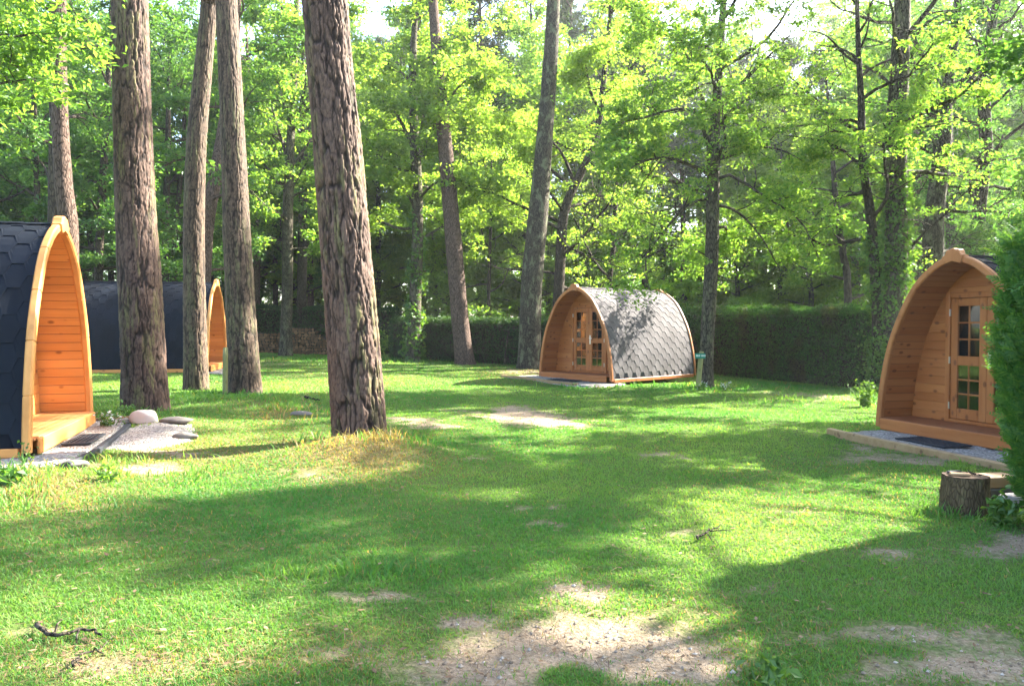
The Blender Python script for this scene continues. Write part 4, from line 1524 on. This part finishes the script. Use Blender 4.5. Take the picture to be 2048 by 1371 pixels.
# (pixel column, distance, prototype, scale)
WOOD = [(-60, 30, 1, 0.9), (30, 36, 1, 1), (110, 42, 0, 1), (170, 34, 1, 0.85), (240, 44, 3, 1), (300, 38, 1, 0.9), (370, 46, 0, 1), (430, 40, 1, 0.9), (470, 52, 4, 1.05),
        (530, 46, 0, 0.95), (640, 48, 3, 1), (690, 42, 2, 1.25), (760, 50, 0, 1.22), (800, 56, 4, 1.16), (860, 46, 2, 1.25), (930, 40, 2, 1), (960, 56, 5, 1.22), (1000, 48, 0, 1.1),
        (1060, 58, 4, 1.22), (1120, 50, 4, 1.16), (1040, 38, 2, 0.88), (1150, 40, 2, 1.06), (1200, 52, 5, 1.22), (1260, 38, 2, 0.94), (1300, 48, 0, 1.1), (1370, 44, 5, 1.1), (1400, 56, 4, 1.16), (1450, 40, 2, 0.88),
        (1500, 50, 5, 1.16), (1540, 42, 2, 1), (1600, 36, 2, 0.88), (1620, 54, 4, 1.1), (1680, 46, 0, 1.16), (1740, 38, 2, 1), (1780, 50, 3, 1.16), (1840, 44, 1, 1.16), (1900, 38, 1, 1.04),
        (1960, 46, 0, 1.22), (2010, 36, 1, 1.1), (2080, 42, 1, 1.22), (20, 58, 4, 1), (330, 60, 5, 1),
        (-160, 40, 0, 1), (-20, 50, 1, 1), (60, 48, 1, 1.05), (140, 52, 3, 1), (200, 40, 1, 0.95), (270, 50, 1, 1.05), (350, 40, 1, 0.9), (400, 54, 3, 1), (490, 42, 1, 0.9), (560, 52, 1, 1), (600, 42, 1, 0.95), (660, 56, 3, 1), (720, 56, 1, 1.22),
        (900, 52, 3, 1.3), (1010, 62, 0, 1.4), (1100, 44, 3, 1.15), (1230, 60, 3, 1.35), (1340, 52, 3, 1.2), (1480, 58, 3, 1.3), (1560, 52, 0, 1.25), (1660, 60, 3, 1.35), (1720, 48, 3, 1.15), (1820, 58, 3, 1.3), (1880, 54, 0, 1.3), (1980, 56, 3, 1.3), (820, 62, 3, 1.3), (1290, 44, 5, 1.1), (1580, 46, 4, 1.0), (980, 44, 4, 1.1)]
used = set()
KIND = {0: 'leafy oak', 1: 'dark green oak', 2: 'low light green oak', 3: 'tall oak', 4: 'tall pine', 5: 'pine'}
ZN = [(-999, 260, 'at far left above the leftmost pod'), (260, 680, 'behind the near pine trunks'), (680, 1040, 'behind the leaning slim pine'), (1040, 1420, 'above the grey roofed pod'), (1420, 1760, 'above the right hedge'), (1760, 9999, 'behind the right pod')]
for px, Z, k, sc in WOOD:
    o = protos[k] if k not in used else copy_tree(protos[k])
    used.add(k)
    x = (px - 1024) / F * Z
    o.location = (x, Z, float(gz(np.array([x]), np.array([float(Z)]))[0]))
    o.rotation_euler = (0, 0, rngw.random() * 6.28)
    o.scale = (sc, sc, sc * (.92 + .16 * rngw.random()))
    zone = [z for a, b2, z in ZN if a <= px < b2][0]
    tag(o, '%s of the wood %s' % (KIND[k], zone), 'tree', '%ss of the wood %s' % (KIND[k], zone))

# undergrowth and the far wood
rng = np.random.default_rng(88)
cl = []
for i in range(130):
    px = rng.uniform(-80, 2150)
    Z = rng.uniform(31, 46) if px < 1300 else rng.uniform(27, 42)
    x = (px - 1024) / F * Z
    if (px < 720 and Z < 40) or (720 <= px < 1150 and Z < 32.5) or (px > 1350 and Z < 30): continue
    r = rng.uniform(1.0, 2.2)
    n = int(90 * r)
    q = rng.normal(0, 1, (n, 3))
    q /= np.linalg.norm(q, axis=1)[:, None]
    q *= (rng.random((n, 1)) ** .4) * r
    q[:, 2] = np.abs(q[:, 2]) * rng.uniform(.8, 1.7)
    cl.append(q + [x, Z, plane_z(x, Z)])
V, Fq = leaf_mesh(np.concatenate(cl), 12, .28, .15, rng)
tag(mesh('undergrowth', V, Fq, M['oak1']), 'leafy bushes massed behind the hedges under the trees', 'undergrowth', kind='stuff')
cl = []
for i in range(1500):
    px = rng.uniform(-250, 2300)
    Z = rng.uniform(62, 88)
    x = (px - 1024) / F * Z
    hgt = rng.uniform(0, 15) * (1 if px < 1000 or px > 1750 else .62)
    cl.append(rng.normal(0, 1, (9, 3)) * [1.3, 1.3, .9] + [x, Z, hgt])
V, Fq = leaf_mesh(np.concatenate(cl), 9, .55, .42, rng)
tag(mesh('woods', V, Fq, M['oak2']), 'far leafy wood closing the view behind all trees', 'wood', kind='stuff')


# ---------------- hedges
def hedge(label, pts, width, h, seed, mat, per_m2, size, group=None, top_boost=1.4, nstem=0):
    rng = np.random.default_rng(seed)
    pts = np.array(pts, float)
    loc = np.array([pts[0, 0], pts[0, 1], float(plane_z(pts[0, 0], pts[0, 1]))])
    root = tag(empty('hedge', loc), label, 'hedge', group)
    core, Ps = MB(), []
    for a, b in zip(pts[:-1], pts[1:]):
        L = np.linalg.norm(b - a)
        d = (b - a) / L
        n = np.array([d[1], -d[0]])           # towards the lawn
        zb = lambda p: plane_z(p[:, 0], p[:, 1])
        for face in range(4):
            if face == 0: N = int(L * h * per_m2); u = rng.random(N) * L; v = rng.random(N) * h; off = np.zeros(N); nn = np.tile([n[0], n[1], .15], (N, 1))
            elif face == 1: N = int(L * width * per_m2 * top_boost); u = rng.random(N) * L; off = rng.random(N) * width; v = np.full(N, h); nn = np.tile([0, 0, 1.], (N, 1))
            elif face == 2: N = int(width * h * per_m2); u = np.full(N, L); off = rng.random(N) * width; v = rng.random(N) * h; nn = np.tile([d[0], d[1], .1], (N, 1))
            else: N = int(width * h * per_m2); u = np.zeros(N); off = rng.random(N) * width; v = rng.random(N) * h; nn = np.tile([-d[0], -d[1], .1], (N, 1))
            xy = a + d * u[:, None] - n * off[:, None]
            P = np.c_[xy, zb(xy) + v]
            wob = (fbm(P * 1.6, 3, seed) - .5) * .22
            P = P + nn * (wob + rng.normal(0, .035, N))[:, None]
            if face == 1:
                P[:, 2] += np.abs(rng.normal(0, .045, N))
            Ps.append(P)
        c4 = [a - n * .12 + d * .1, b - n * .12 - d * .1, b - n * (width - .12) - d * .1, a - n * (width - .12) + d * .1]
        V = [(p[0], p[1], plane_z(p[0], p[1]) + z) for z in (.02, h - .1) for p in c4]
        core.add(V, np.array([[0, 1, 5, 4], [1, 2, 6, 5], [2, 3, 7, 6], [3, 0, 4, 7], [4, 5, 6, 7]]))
        for i in range(nstem):
            p = a + d * (L * (i + .3 + .4 * rng.random()) / nstem) + n * .07
            P = limb_path((p[0], p[1], plane_z(p[0], p[1])), 0, 1.5, h * .75, rng, 5, .06)
            tb = MB()
            tb.add(*tube(P, np.linspace(.04, .02, 5), 6, False))
            tb.build('stem', M['bark_oak'], root, True, xf=lambda V: V - loc)
    P = np.concatenate(Ps) - loc
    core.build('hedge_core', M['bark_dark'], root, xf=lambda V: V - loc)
    V, Fq = leaf_mesh(P, 3, .035, size, rng, 1.0, .4)
    mesh('foliage', V, Fq, M[mat], root)
    return root


hedge('long clipped hedge with sunlit top right of the oak by the pod', [(5.7, 26.0), (9.05, 19.1)], .9, 2.06, 401, 'hedge', 620, .055)
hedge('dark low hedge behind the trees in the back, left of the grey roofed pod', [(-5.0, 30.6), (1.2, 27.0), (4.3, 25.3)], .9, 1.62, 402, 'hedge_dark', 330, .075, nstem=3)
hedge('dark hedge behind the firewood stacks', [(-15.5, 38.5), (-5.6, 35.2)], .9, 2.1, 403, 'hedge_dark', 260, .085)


# ---------------- the cypress bush at the right edge
def cypress(label, x0, x1, y0, y1, h, seed, n):
    rng = np.random.default_rng(seed)
    loc = np.array([x0, y0, float(gz(np.array([x0]), np.array([y0]))[0])])
    root = tag(empty('cypress_bush', loc), label, 'bush')
    a, b = (x1 - x0) / 2, (y1 - y0) / 2
    cx, cy = (x0 + x1) / 2, (y0 + y1) / 2
    th = rng.random(n) * 2 * math.pi
    v = rng.random(n) ** .85
    # superellipse plan, rounded at the top, bulging unevenly
    ct, st = np.cos(th), np.sin(th)
    rr = (np.abs(ct) ** 5 + np.abs(st) ** 5) ** (-1 / 5)
    q3 = np.c_[ct * 2, st * 2, v * h * 1.6]
    bul = (fbm(q3 * 1.5, 3, seed) - .5) * .46
    prof = np.where(v < .82, .90 + .12 * np.sin(v * 3.0), 1.0 * np.sqrt(np.clip(1 - ((v - .82) / .2) ** 2, 0.0, 1)) + .02) * np.where(v < .08, .86 + v * 1.7, 1)
    dep = 1 - .16 * rng.random(n) ** 2
    P = np.c_[cx + ct * rr * (a * prof * dep + bul), cy + st * rr * (b * prof * dep + bul), loc[2] + v * h + rng.normal(0, .03, n) + bul * .3]
    ntop = n // 4
    tp = np.c_[cx + (rng.random(ntop) * 2 - 1) * a * .8, cy + (rng.random(ntop) * 2 - 1) * b * .8, loc[2] + h * (.93 + .1 * rng.random(ntop))]
    P = np.vstack([P, tp])
    out = np.c_[ct * .8, st * .8, .55 + rng.random(n) * .6]
    out = np.vstack([out, np.c_[rng.normal(0, .35, (ntop, 2)), np.ones(ntop)]])
    # a few long sprays reach out of the left side
    m = 110
    zz = loc[2] + np.r_[rng.uniform(1.45, 1.75, 40), rng.uniform(.3, 2.2, m - 40)]
    sp = np.c_[np.full(m, x0 + .1) + rng.normal(0, .05, m), rng.uniform(y0 + .1, y1 - .3, m), zz]
    P = np.vstack([P, sp])
    out = np.vstack([out, np.c_[-np.ones(m), rng.normal(-.2, .4, m), rng.uniform(.1, .5, m)]])
    ln = np.r_[rng.uniform(.10, .2, n + ntop), rng.uniform(.24, .42, m)]
    out = out + rng.normal(0, .28, out.shape)
    out /= np.linalg.norm(out, axis=1)[:, None]
    N = len(P)
    side = np.cross(out, rng.normal(0, 1, (N, 3)))
    side /= np.linalg.norm(side, axis=1)[:, None]
    nrm = np.cross(out, side)
    Vs, k = [], 0
    # each spray: a midrib with pinnate side needles, all thin rhombs
    specs = [(0, 1, 0)] + [(f, .46 * (1.05 - f), s) for f in (.1, .25, .4, .55, .7, .85) for s in (-1, 1)]
    for f, l, s in specs:
        base = P + out * (ln * f)[:, None]
        d = out if s == 0 else out * .72 + side * s * .70
        L = (ln * l)[:, None]
        wv = (side if s == 0 else nrm * .35 + side * .4 - out * s * .0) * (.0045 + .004 * rng.random((N, 1)))
        wv = wv if s == 0 else np.cross(d, nrm) * .0075
        Vs.append(np.stack([base, base + d * L * .5 + wv, base + d * L - np.array([0, 0, 1]) * L * .08, base + d * L * .5 - wv], 1))
    # keep each spray one island: order by spray
    A = np.stack(Vs, 1).reshape(-1, 3)
    Fq = np.arange(len(A)).reshape(-1, 4)
    mesh('foliage', A - loc, Fq, M['cypress'], root)
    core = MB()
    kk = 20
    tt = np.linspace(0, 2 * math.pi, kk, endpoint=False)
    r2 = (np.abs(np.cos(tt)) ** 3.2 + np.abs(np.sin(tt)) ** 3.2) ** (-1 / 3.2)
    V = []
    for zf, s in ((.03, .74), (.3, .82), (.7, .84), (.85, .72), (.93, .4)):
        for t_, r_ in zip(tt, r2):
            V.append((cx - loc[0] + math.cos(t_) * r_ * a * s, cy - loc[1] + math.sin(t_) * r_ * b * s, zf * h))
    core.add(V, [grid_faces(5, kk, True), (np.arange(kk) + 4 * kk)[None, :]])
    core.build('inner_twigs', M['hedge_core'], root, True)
    return root


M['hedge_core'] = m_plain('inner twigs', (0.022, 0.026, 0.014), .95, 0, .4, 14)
cypress('tall green cypress bush at the right edge behind the stump', 3.90, 7.4, 4.75, 6.12, 2.44, 501, 19000)


# ---------------- ivy on trunks
def ivy(label, px, Z, spread, seed, n, size=.085):
    rng = np.random.default_rng(seed)
    R = np.array([list(W(a, b, Z)) + [w / 2 * Z / F] for a, b, w in px])
    R = resample(R, n=40)
    loc = R[0, :3].copy()
    u = rng.random(n) ** 1.1 * 39
    i = u.astype(int)
    th = rng.random(n) * 2 * math.pi
    f = 1 - u / 39
    r = R[i, 3] + np.abs(rng.normal(0, 1, n)) * spread * (.35 + .65 * f)
    P = np.c_[R[i, 0] + np.cos(th) * r, R[i, 1] + np.sin(th) * r, R[i, 2] + rng.normal(0, .1, n)]
    keep = fbm(P * 1.8, 2, seed) > .36 + .12 * (1 - f)
    V, Fq = leaf_mesh(P[keep] - loc, 3, .06, size, rng, 1, .2, .8)
    return tag(mesh('ivy', V, Fq, M['ivy'], loc=loc), label, 'ivy')


ivy('bright ivy thick round the stout trunk beside the right hedge', [(1776, 800, 44), (1784, 680, 46), (1790, 560, 46), (1793, 430, 42), (1792, 330, 40)], 18.9, .13, 601, 2200)
ivy('ivy climbing the thin oak beside the right hedge', [(1752, 800, 24), (1754, 650, 22), (1748, 520, 22), (1741, 430, 20), (1726, 320, 18)], 18.9, .13, 602, 1500)
ivy('pale sunlit ivy at the foot of the oak by the back hedge', [(826, 720, 28), (830, 640, 26), (833, 540, 24), (834, 420, 22)], 29, .14, 603, 800, .13)
# ================================================================== SMALL THINGS
# firewood stacks: every log is a thing
rng = np.random.default_rng(701)
logs = []
for k in range(5):
    n = 12
    th = np.linspace(0, 2 * math.pi, n, endpoint=False)
    r = .5 * (1 + rng.normal(0, .06, n))
    if k == 3: r[2:6] *= .72
    if k == 4: r[0:5] *= .62
    V = [(r[i] * math.cos(th[i]), y, r[i] * math.sin(th[i])) for y in (0, .02, .9, 1.0) for i in range(n)]
    V = np.array(V)
    V[:n] *= [.93, 1, .93]
    Fs = [grid_faces(4, n, True), np.arange(n)[None, ::-1] + 0, (np.arange(n) + 3 * n)[None, :]]
    V2 = np.vstack([V, [[0, -.004, 0]]])
    cap = np.stack([np.arange(n), (np.arange(n) + 1) % n, np.full(n, 4 * n)], 1)
    mb = MB()
    mi = [0] * (3 * n) + [0] + [1] * n
    me = mesh('log', V2, [Fs[0], Fs[2], cap], [M['bark_dark'], M['cutwood']], mi=mi)
    logs.append(me)
used = set()


def stack(pxa, pxb, ptop, pbot, Z, lab, grp, slope):
    xa, xb = (pxa - 1024) / F * Z, (pxb - 1024) / F * Z
    zt = W(pxa, ptop, Z)[2]
    zb = float(plane_z((xa + xb) / 2, Z))
    z, row = zb + .07, 0
    while z < zt:
        x = xa + rng.uniform(0, .08)
        while x < xb:
            d = rng.uniform(.10, .20)
            f = (x - xa) / (xb - xa)
            if z < zt - slope * max(0, f - .45) / .55 * (zt - zb) + .03:
                k = int(rng.integers(0, 5))
                o = logs[k]
                if k in used:
                    o = logs[k].copy()
                    COL.objects.link(o)
                used.add(k)
                o.location = (x + d / 2, Z + rng.uniform(-.06, .06), z + rng.uniform(-.015, .015))
                o.scale = (d * 1.04, rng.uniform(.45, .6), d * 1.02)
                o.rotation_euler = (rng.normal(0, .03), rng.random() * 6.28, rng.normal(0, .05))
                tag(o, lab, 'log', grp)
            x += d * .96
        z += .128
        row += 1


stack(508, 561, 664, 714, 33.8, 'cut log in the firewood stack left of the mossy oak', 'logs of the left firewood stack', 0)
stack(582, 655, 655, 714, 33.6, 'cut log in the firewood stack right of the mossy oak', 'logs of the right firewood stack', .55)


# posts
def post(px, pb, pt, Z, r, lab, lean, name='wooden_post'):
    b = W(px, pb, Z)
    h = W(px, pt, Z)[2] - b[2]
    z0 = float(gz(np.array([b[0]]), np.array([b[1]]))[0])
    root = tag(empty(name, (b[0], b[1], z0)), lab, 'post')
    P = np.c_[np.linspace(0, lean * h, 7), np.zeros(7), np.linspace(-.1, h, 7)]
    V, Fs = tube(P, [r] * 6 + [r * .86], 12)
    o = mesh('post', V, Fs, M['post'], root, True)
    return root, h, o


root, h, o = post(1395, 782, 706, 18.4, .062, 'short wooden post with a small green sign beside the oak', .10, 'sign_post')
mb = MB()
mb.box(h * .10 - .18, h * .10 + .075, -.082, -.062, h - .175, h - .045, .004)
pl = mb.build('sign_plate', M['sign'], root)
# pale lettering on the plate, too small to read in the photograph: short strokes in two word groups
mb = MB()
x = h * .10 - .15
for wv in (.02, .028, .016, .024, 0, .02, .024, .018, .026):
    if wv:
        mb.box(x, x + wv * .55, -.0845, -.082, h - .125, h - .082, .0005)
    x += .026
mb.build('sign_lettering', M['white'], pl)
post(450, 790, 697, 14.6, .05, 'thin plain green post beside the straight grey pine', .02)
mb = MB()


# rocks
def rock(px, py, sx, sy, sz, seed, mat, lab, Z=None, rot=0, name='rock'):
    x, y = G(px, py)
    rng = np.random.default_rng(seed)
    n, m = 26, 18
    th = np.linspace(0, 2 * math.pi, n, endpoint=False)
    ph = np.linspace(-1.5, 1.5, m)
    D = np.stack([np.cos(th)[None, :] * np.cos(ph)[:, None], np.sin(th)[None, :] * np.cos(ph)[:, None], np.repeat(np.sin(ph)[:, None], n, 1)], -1).reshape(-1, 3)
    # flattened by random planes so it has facets
    r = np.ones(len(D))
    for i in range(16):
        nn = rng.normal(0, 1, 3)
        nn /= np.linalg.norm(nn)
        c = rng.uniform(.72, .95)
        dn = D @ nn
        r = np.where(dn > .1, np.minimum(r, c / np.maximum(dn, .1)), r)
    r *= 1 + (fbm(D * 2.5, 3, seed) - .5) * .16
    V = D * r[:, None] * [sx, sy, sz]
    o = mesh(name, V, [grid_faces(m, n, True), np.arange(n)[None, ::-1], (np.arange(n) + (m - 1) * n)[None, :]], M[mat], smooth=True)
    o.location = (x, y, float(gz(np.array([x]), np.array([y]))[0]) + sz * .42)
    o.rotation_euler = (0, 0, rot)
    return tag(o, lab, 'rock')


rock(289, 858, .20, .14, .125, 3, 'rock', 'pale pinkish white rock at the foot of the thick straight pine', rot=-.1)
rock(352, 860, .24, .14, .06, 5, 'stone', 'flat dark stone right of the white rock')
rock(146, 941, .16, .1, .05, 6, 'stone', 'flat pale stone at the near end of the gravel path')
rock(250, 858, .09, .07, .05, 8, 'stone', 'small brown stone left of the white rock')
rock(371, 882, .16, .08, .06, 12, 'stone', 'grey stone at the right end of the gravel heap')
rock(2022, 1016, .12, .1, .08, 10, 'rock', 'white stone lying under the cypress bush')

# stump with odds and ends on top
x, y = G(1930, 1026)
z = float(gz(np.array([x]), np.array([y]))[0])
root = tag(empty('tree_stump', (x, y, z)), 'sawn tree stump with rough bark in front of the cypress bush', 'stump')
n, m = 64, 18
th = np.linspace(0, 2 * math.pi, n, endpoint=False)
hh = np.linspace(-.06, .30, m)
q = np.c_[np.tile(np.cos(th) * 5, m), np.tile(np.sin(th) * 5, m), np.repeat(hh * 6, n)]
rr = .168 + .03 * np.repeat((1 - (hh - hh[0]) / .36) ** 1.5, n) + (fbm(q, 3, 4) - .5) * .035
V = np.c_[np.tile(np.cos(th), m) * rr, np.tile(np.sin(th), m) * rr, np.repeat(hh, n)]
V[-n:, :2] *= .985
mesh('bark', V, grid_faces(m, n, True), M['stump'], root, True)
tp = V[-n:].copy()
tp[:, 2] += .004
mesh('sawn_top', np.vstack([tp, [[0, 0, .302]]]), np.stack([np.arange(n), (np.arange(n) + 1) % n, np.full(n, n)], 1), M['cutwood'], root)
mb = MB()
mb.box(-.13, .02, -.02, .04, 0, .018, .003)
o = mb.build('wood_offcut', M['plank'], loc=(x - .01, y - .05, z + .308))
o.rotation_euler = (0, 0, -.2)
tag(o, 'pale wooden offcut lying on the stump', 'offcut')
mb = MB()
mb.box(-.06, .06, -.018, .018, 0, .02, .003)
o = mb.build('dark_block', M['rubber'], loc=(x - .06, y + .06, z + .308))
o.rotation_euler = (0, 0, .3)
tag(o, 'dark flat piece lying at the back of the stump top', 'block')
rg = np.random.default_rng(5)
mb = MB()
for i in range(6):
    p = np.array([.03 + rg.normal(0, .03), .01 + rg.normal(0, .03), .012])
    d = rg.normal(0, .03, 3) * [1, 1, .25]
    V, Fs = tube([p, p + d, p + d * 1.6 + [.01, 0, .006]], [.006, .005, .004], 6)
    mb.add(V, Fs)
tag(mb.build('pine_cone_scraps', M['bark_dark'], loc=(x + .03, y, z + .304), smooth=True), 'small dark scraps heaped on the stump', 'scraps')
px_, py_ = G(2003, 1002)
zz_ = float(gz(np.array([px_]), np.array([py_]))[0])
mb = MB()
mb.box(-.16, .16, -.10, .10, .10, .20, .008)
o = mb.build('wooden_block', M['plank'], loc=(px_, py_ + .1, zz_))
o.rotation_euler = (0, 0, .15)
tag(o, 'reddish sawn wooden block right of the stump', 'block')
mb = MB()
mb.box(-.17, .17, -.11, .11, -.05, .095, .012)
o = mb.build('stone_block', M['stone'], loc=(px_, py_ + .1, zz_))
o.rotation_euler = (0, 0, .15)
tag(o, 'grey stone block under the wooden block by the stump', 'block')
# twigs and cones on the lawn
def twig(pts, r, lab, seed):
    P = np.array([(*G(a, b), 0) for a, b in pts])
    P[:, 2] = gz(P[:, 0], P[:, 1]) + .035
    P = resample(P, n=14)
    rng = np.random.default_rng(seed)
    P += rng.normal(0, .006, P.shape)
    mb = MB()
    mb.add(*tube(P, np.linspace(r, r * .4, 14), 6))
    for k in (5, 9):
        Q = limb_path(P[k], rng.random() * 6.28, .1, .14, rng, 4, .3, -.02)
        mb.add(*tube(Q, np.linspace(r * .5, r * .25, 4), 5))
    return tag(mb.build('fallen_twig', M['bark_dark'], smooth=True), lab, 'twig')


twig([(72, 1262), (95, 1278), (130, 1284), (165, 1272), (205, 1282)], .012, 'dark forked twig lying on the grass at lower left', 1)
twig([(1395, 1090), (1420, 1075), (1440, 1068)], .009, 'short twig on bare soil in the right foreground', 2)
twig([(145, 1345), (160, 1325), (190, 1318), (215, 1330)], .006, 'thin curled straw stem at the lower left corner', 3)
twig([(610, 800), (640, 806)], .02, 'short dark branch piece on the grass left of the nearest pine', 4)
rock(600, 832, .2, .08, .05, 21, 'stone', 'dark flat stone in the grass left of the nearest pine')


# fallen pine needles and leaf bits on the lawn
rng = np.random.default_rng(811)
N = 26000
yy = 2.7 * (20 / 2.7) ** rng.random(N)
xx = (rng.random(N) * 2 - 1) * (.72 * yy + .3)
so, dr = masks(xx, yy)
kp = (rng.random(N) < np.clip(.12 + .7 * dr + .35 * so, 0, 1)) & ~blocked(xx, yy)
xx, yy = xx[kp], yy[kp]
N = len(xx)
az = rng.random(N) * math.pi
bit = rng.random(N) < .12
ln = np.where(bit, .018, .05) * (.6 + .8 * rng.random(N))
wd = np.where(bit, .010, .0016) * (.7 + .6 * rng.random(N)) * np.sqrt(yy / 3)
zz = gz(xx, yy) + .012 + .02 * rng.random(N)
d = np.c_[np.cos(az), np.sin(az), rng.normal(0, .15, N)] * ln[:, None]
s = np.c_[-np.sin(az), np.cos(az), np.zeros(N)] * wd[:, None]
P = np.c_[xx, yy, zz]
V = np.stack([P - d, P + s, P + d, P - s], 1).reshape(-1, 3)
tag(mesh('fallen_needles', V, np.arange(len(V)).reshape(-1, 4), M['litter']), 'brown fallen needles and leaf bits on the grass', 'needles', kind='stuff')


# pebbles and crumbs of earth on the bare patches
rng = np.random.default_rng(821)
N = 30000
yy = 2.7 * (14 / 2.7) ** rng.random(N)
xx = (rng.random(N) * 2 - 1) * (.72 * yy + .3)
so, dr = masks(xx, yy)
kp = (rng.random(N) < sstep(so, .35, .9) * .5) & ~blocked(xx, yy)
xx, yy = xx[kp], yy[kp]
N = len(xx)
r = .0035 + .011 * rng.random(N) ** 4
oct_ = np.array([[1, 0, 0], [0, 1, 0], [-1, 0, 0], [0, -1, 0], [0, 0, .8], [0, 0, -.8]], float)
V = np.c_[xx, yy, gz(xx, yy) + r * .3][:, None, :] + oct_[None] * (r[:, None, None] * (.6 + .8 * rng.random((N, 6, 1))))
fo = np.array([[0, 1, 4], [1, 2, 4], [2, 3, 4], [3, 0, 4], [1, 0, 5], [2, 1, 5], [3, 2, 5], [0, 3, 5]])
tag(mesh('pebbles', V.reshape(-1, 3), (np.arange(N)[:, None, None] * 6 + fo[None]).reshape(-1, 3), M['crumb']), 'small pebbles and crumbs on the bare sandy patches', 'pebbles', kind='stuff')


# weeds and small plants
def plant(px, py, h, n, seed, lab, mat='weed', leaf=.06, flower=0, name='weed'):
    x, y = G(px, py)
    rng = np.random.default_rng(seed)
    z = float(gz(np.array([x]), np.array([y]))[0])
    root = tag(empty(name, (x, y, z)), lab, 'plant')
    mb = MB()
    cl = []
    tips = []
    for i in range(n):
        P = limb_path((rng.normal(0, .05), rng.normal(0, .05), 0), rng.random() * 6.28, rng.uniform(.8, 1.4), h * rng.uniform(.6, 1.1), rng, 5, .15)
        mb.add(*tube(P, np.linspace(.006, .003, 5), 4, False))
        cl.append(P[1:] + rng.normal(0, .02, (4, 3)))
        tips.append(P[-1])
    mb.build('stem', M['weed'], root)
    V, Fq = leaf_mesh(np.concatenate(cl), 3, .03, leaf, rng, 1, .5, .6)
    mesh('leaves', V, Fq, M[mat], root)
    if flower:
        V, Fq = leaf_mesh(np.array(tips), flower, .025, .05, rng, 1, .8, .9)
        mesh('flower', V, Fq, M['flower'], root)
    return root


plant(217, 862, .22, 7, 31, 'small plant with pale white leaves at the edge of the gravel', flower=4)
plant(252, 846, .2, 8, 32, 'green weed between white rock and thick straight pine')
plant(221, 970, .16, 6, 33, 'pale grey green weed in the lawn near the gravel path', 'oak1')
plant(1455, 786, .22, 10, 34, 'white flowering weed right of the oak trunk', flower=3)
plant(1402, 784, .2, 8, 35, 'white flowering weed between sign post and oak', flower=3)
plant(1730, 815, .5, 34, 36, 'bright bushy tuft at the foot of the hedge end', 'weed', .06)
plant(1990, 1050, .25, 14, 37, 'low leafy weed at the foot of the cypress bush', 'ivy', .07)
plant(15, 985, .14, 6, 38, 'dark leafy weed at the left edge of the lawn', 'oak2', .08)
plant(40, 940, .22, 4, 39, 'thin weed against the base of the leftmost pod', 'weed', .035)
plant(1530, 1365, .12, 7, 40, 'pale leafy weed at the bottom edge of the picture', 'weed', .05)
# ================================================================== LIGHT, AIR AND CAMERA
w = bpy.data.worlds.new('World')
C.world = w
w.use_nodes = True
nt = w.node_tree
bg = nt.nodes['Background']
sky = nt.nodes.new('ShaderNodeTexSky')
sky.sky_type = 'NISHITA'
sky.sun_disc = False
sky.sun_elevation = SUN_EL
sky.sun_rotation = SUN_AZ
sky.air_density = 1.0
sky.dust_density = 2.5
nt.links.new(sky.outputs[0], bg.inputs['Color'])
bg.inputs['Strength'].default_value = 0.11
sl = bpy.data.lights.new('sun', 'SUN')
sl.energy = 5.0
sl.angle = RAD(0.55)
sl.color = (1.0, 0.93, 0.80)
so_ = bpy.data.objects.new('sun', sl)
COL.objects.link(so_)
so_.rotation_euler = Vector((-SUN[0], -SUN[1], -SUN[2])).to_track_quat('-Z', 'Y').to_euler()
so_.location = (20, 10, 30)

# thin even haze, added to stand in for veiling lens glare
mb = MB()
mb.add([(x, y, z) for z in (-9, 30) for x, y in ((-300, -80), (300, -80), (300, 360), (-300, 360))],
       np.array([[3, 2, 1, 0], [4, 5, 6, 7], [0, 1, 5, 4], [1, 2, 6, 5], [2, 3, 7, 6], [3, 0, 4, 7]]))
m, nt = newmat('haze')
out = nt.nodes.new('ShaderNodeOutputMaterial')
pv = nt.nodes.new('ShaderNodeVolumePrincipled')
pv.inputs['Color'].default_value = (0.95, 0.98, 1.0, 1)
pv.inputs['Density'].default_value = 0.00055
pv.inputs['Anisotropy'].default_value = 0.5
nt.links.new(pv.outputs[0], out.inputs['Volume'])
tag(mb.build('haze', m), kind='stuff')

cam = bpy.data.cameras.new('camera')
cam.sensor_width = 36
cam.lens = F / 2048 * 36
cam.clip_end = 2000
co = bpy.data.objects.new('camera', cam)
COL.objects.link(co)
co.location = CAM
co.rotation_euler = (math.pi / 2 - TH, 0, 0)
C.camera = co
C.view_settings.view_transform = 'Standard'
C.view_settings.look = 'None'
C.view_settings.gamma = 1
C.view_settings.exposure = 3.25
C.cycles.use_denoising = True
C.cycles.max_bounces = 8
C.cycles.diffuse_bounces = 4
C.cycles.transmission_bounces = 6
C.cycles.transparent_max_bounces = 8
C.cycles.caustics_reflective = False
C.cycles.caustics_refractive = False
C.cycles.sample_clamp_indirect = 8
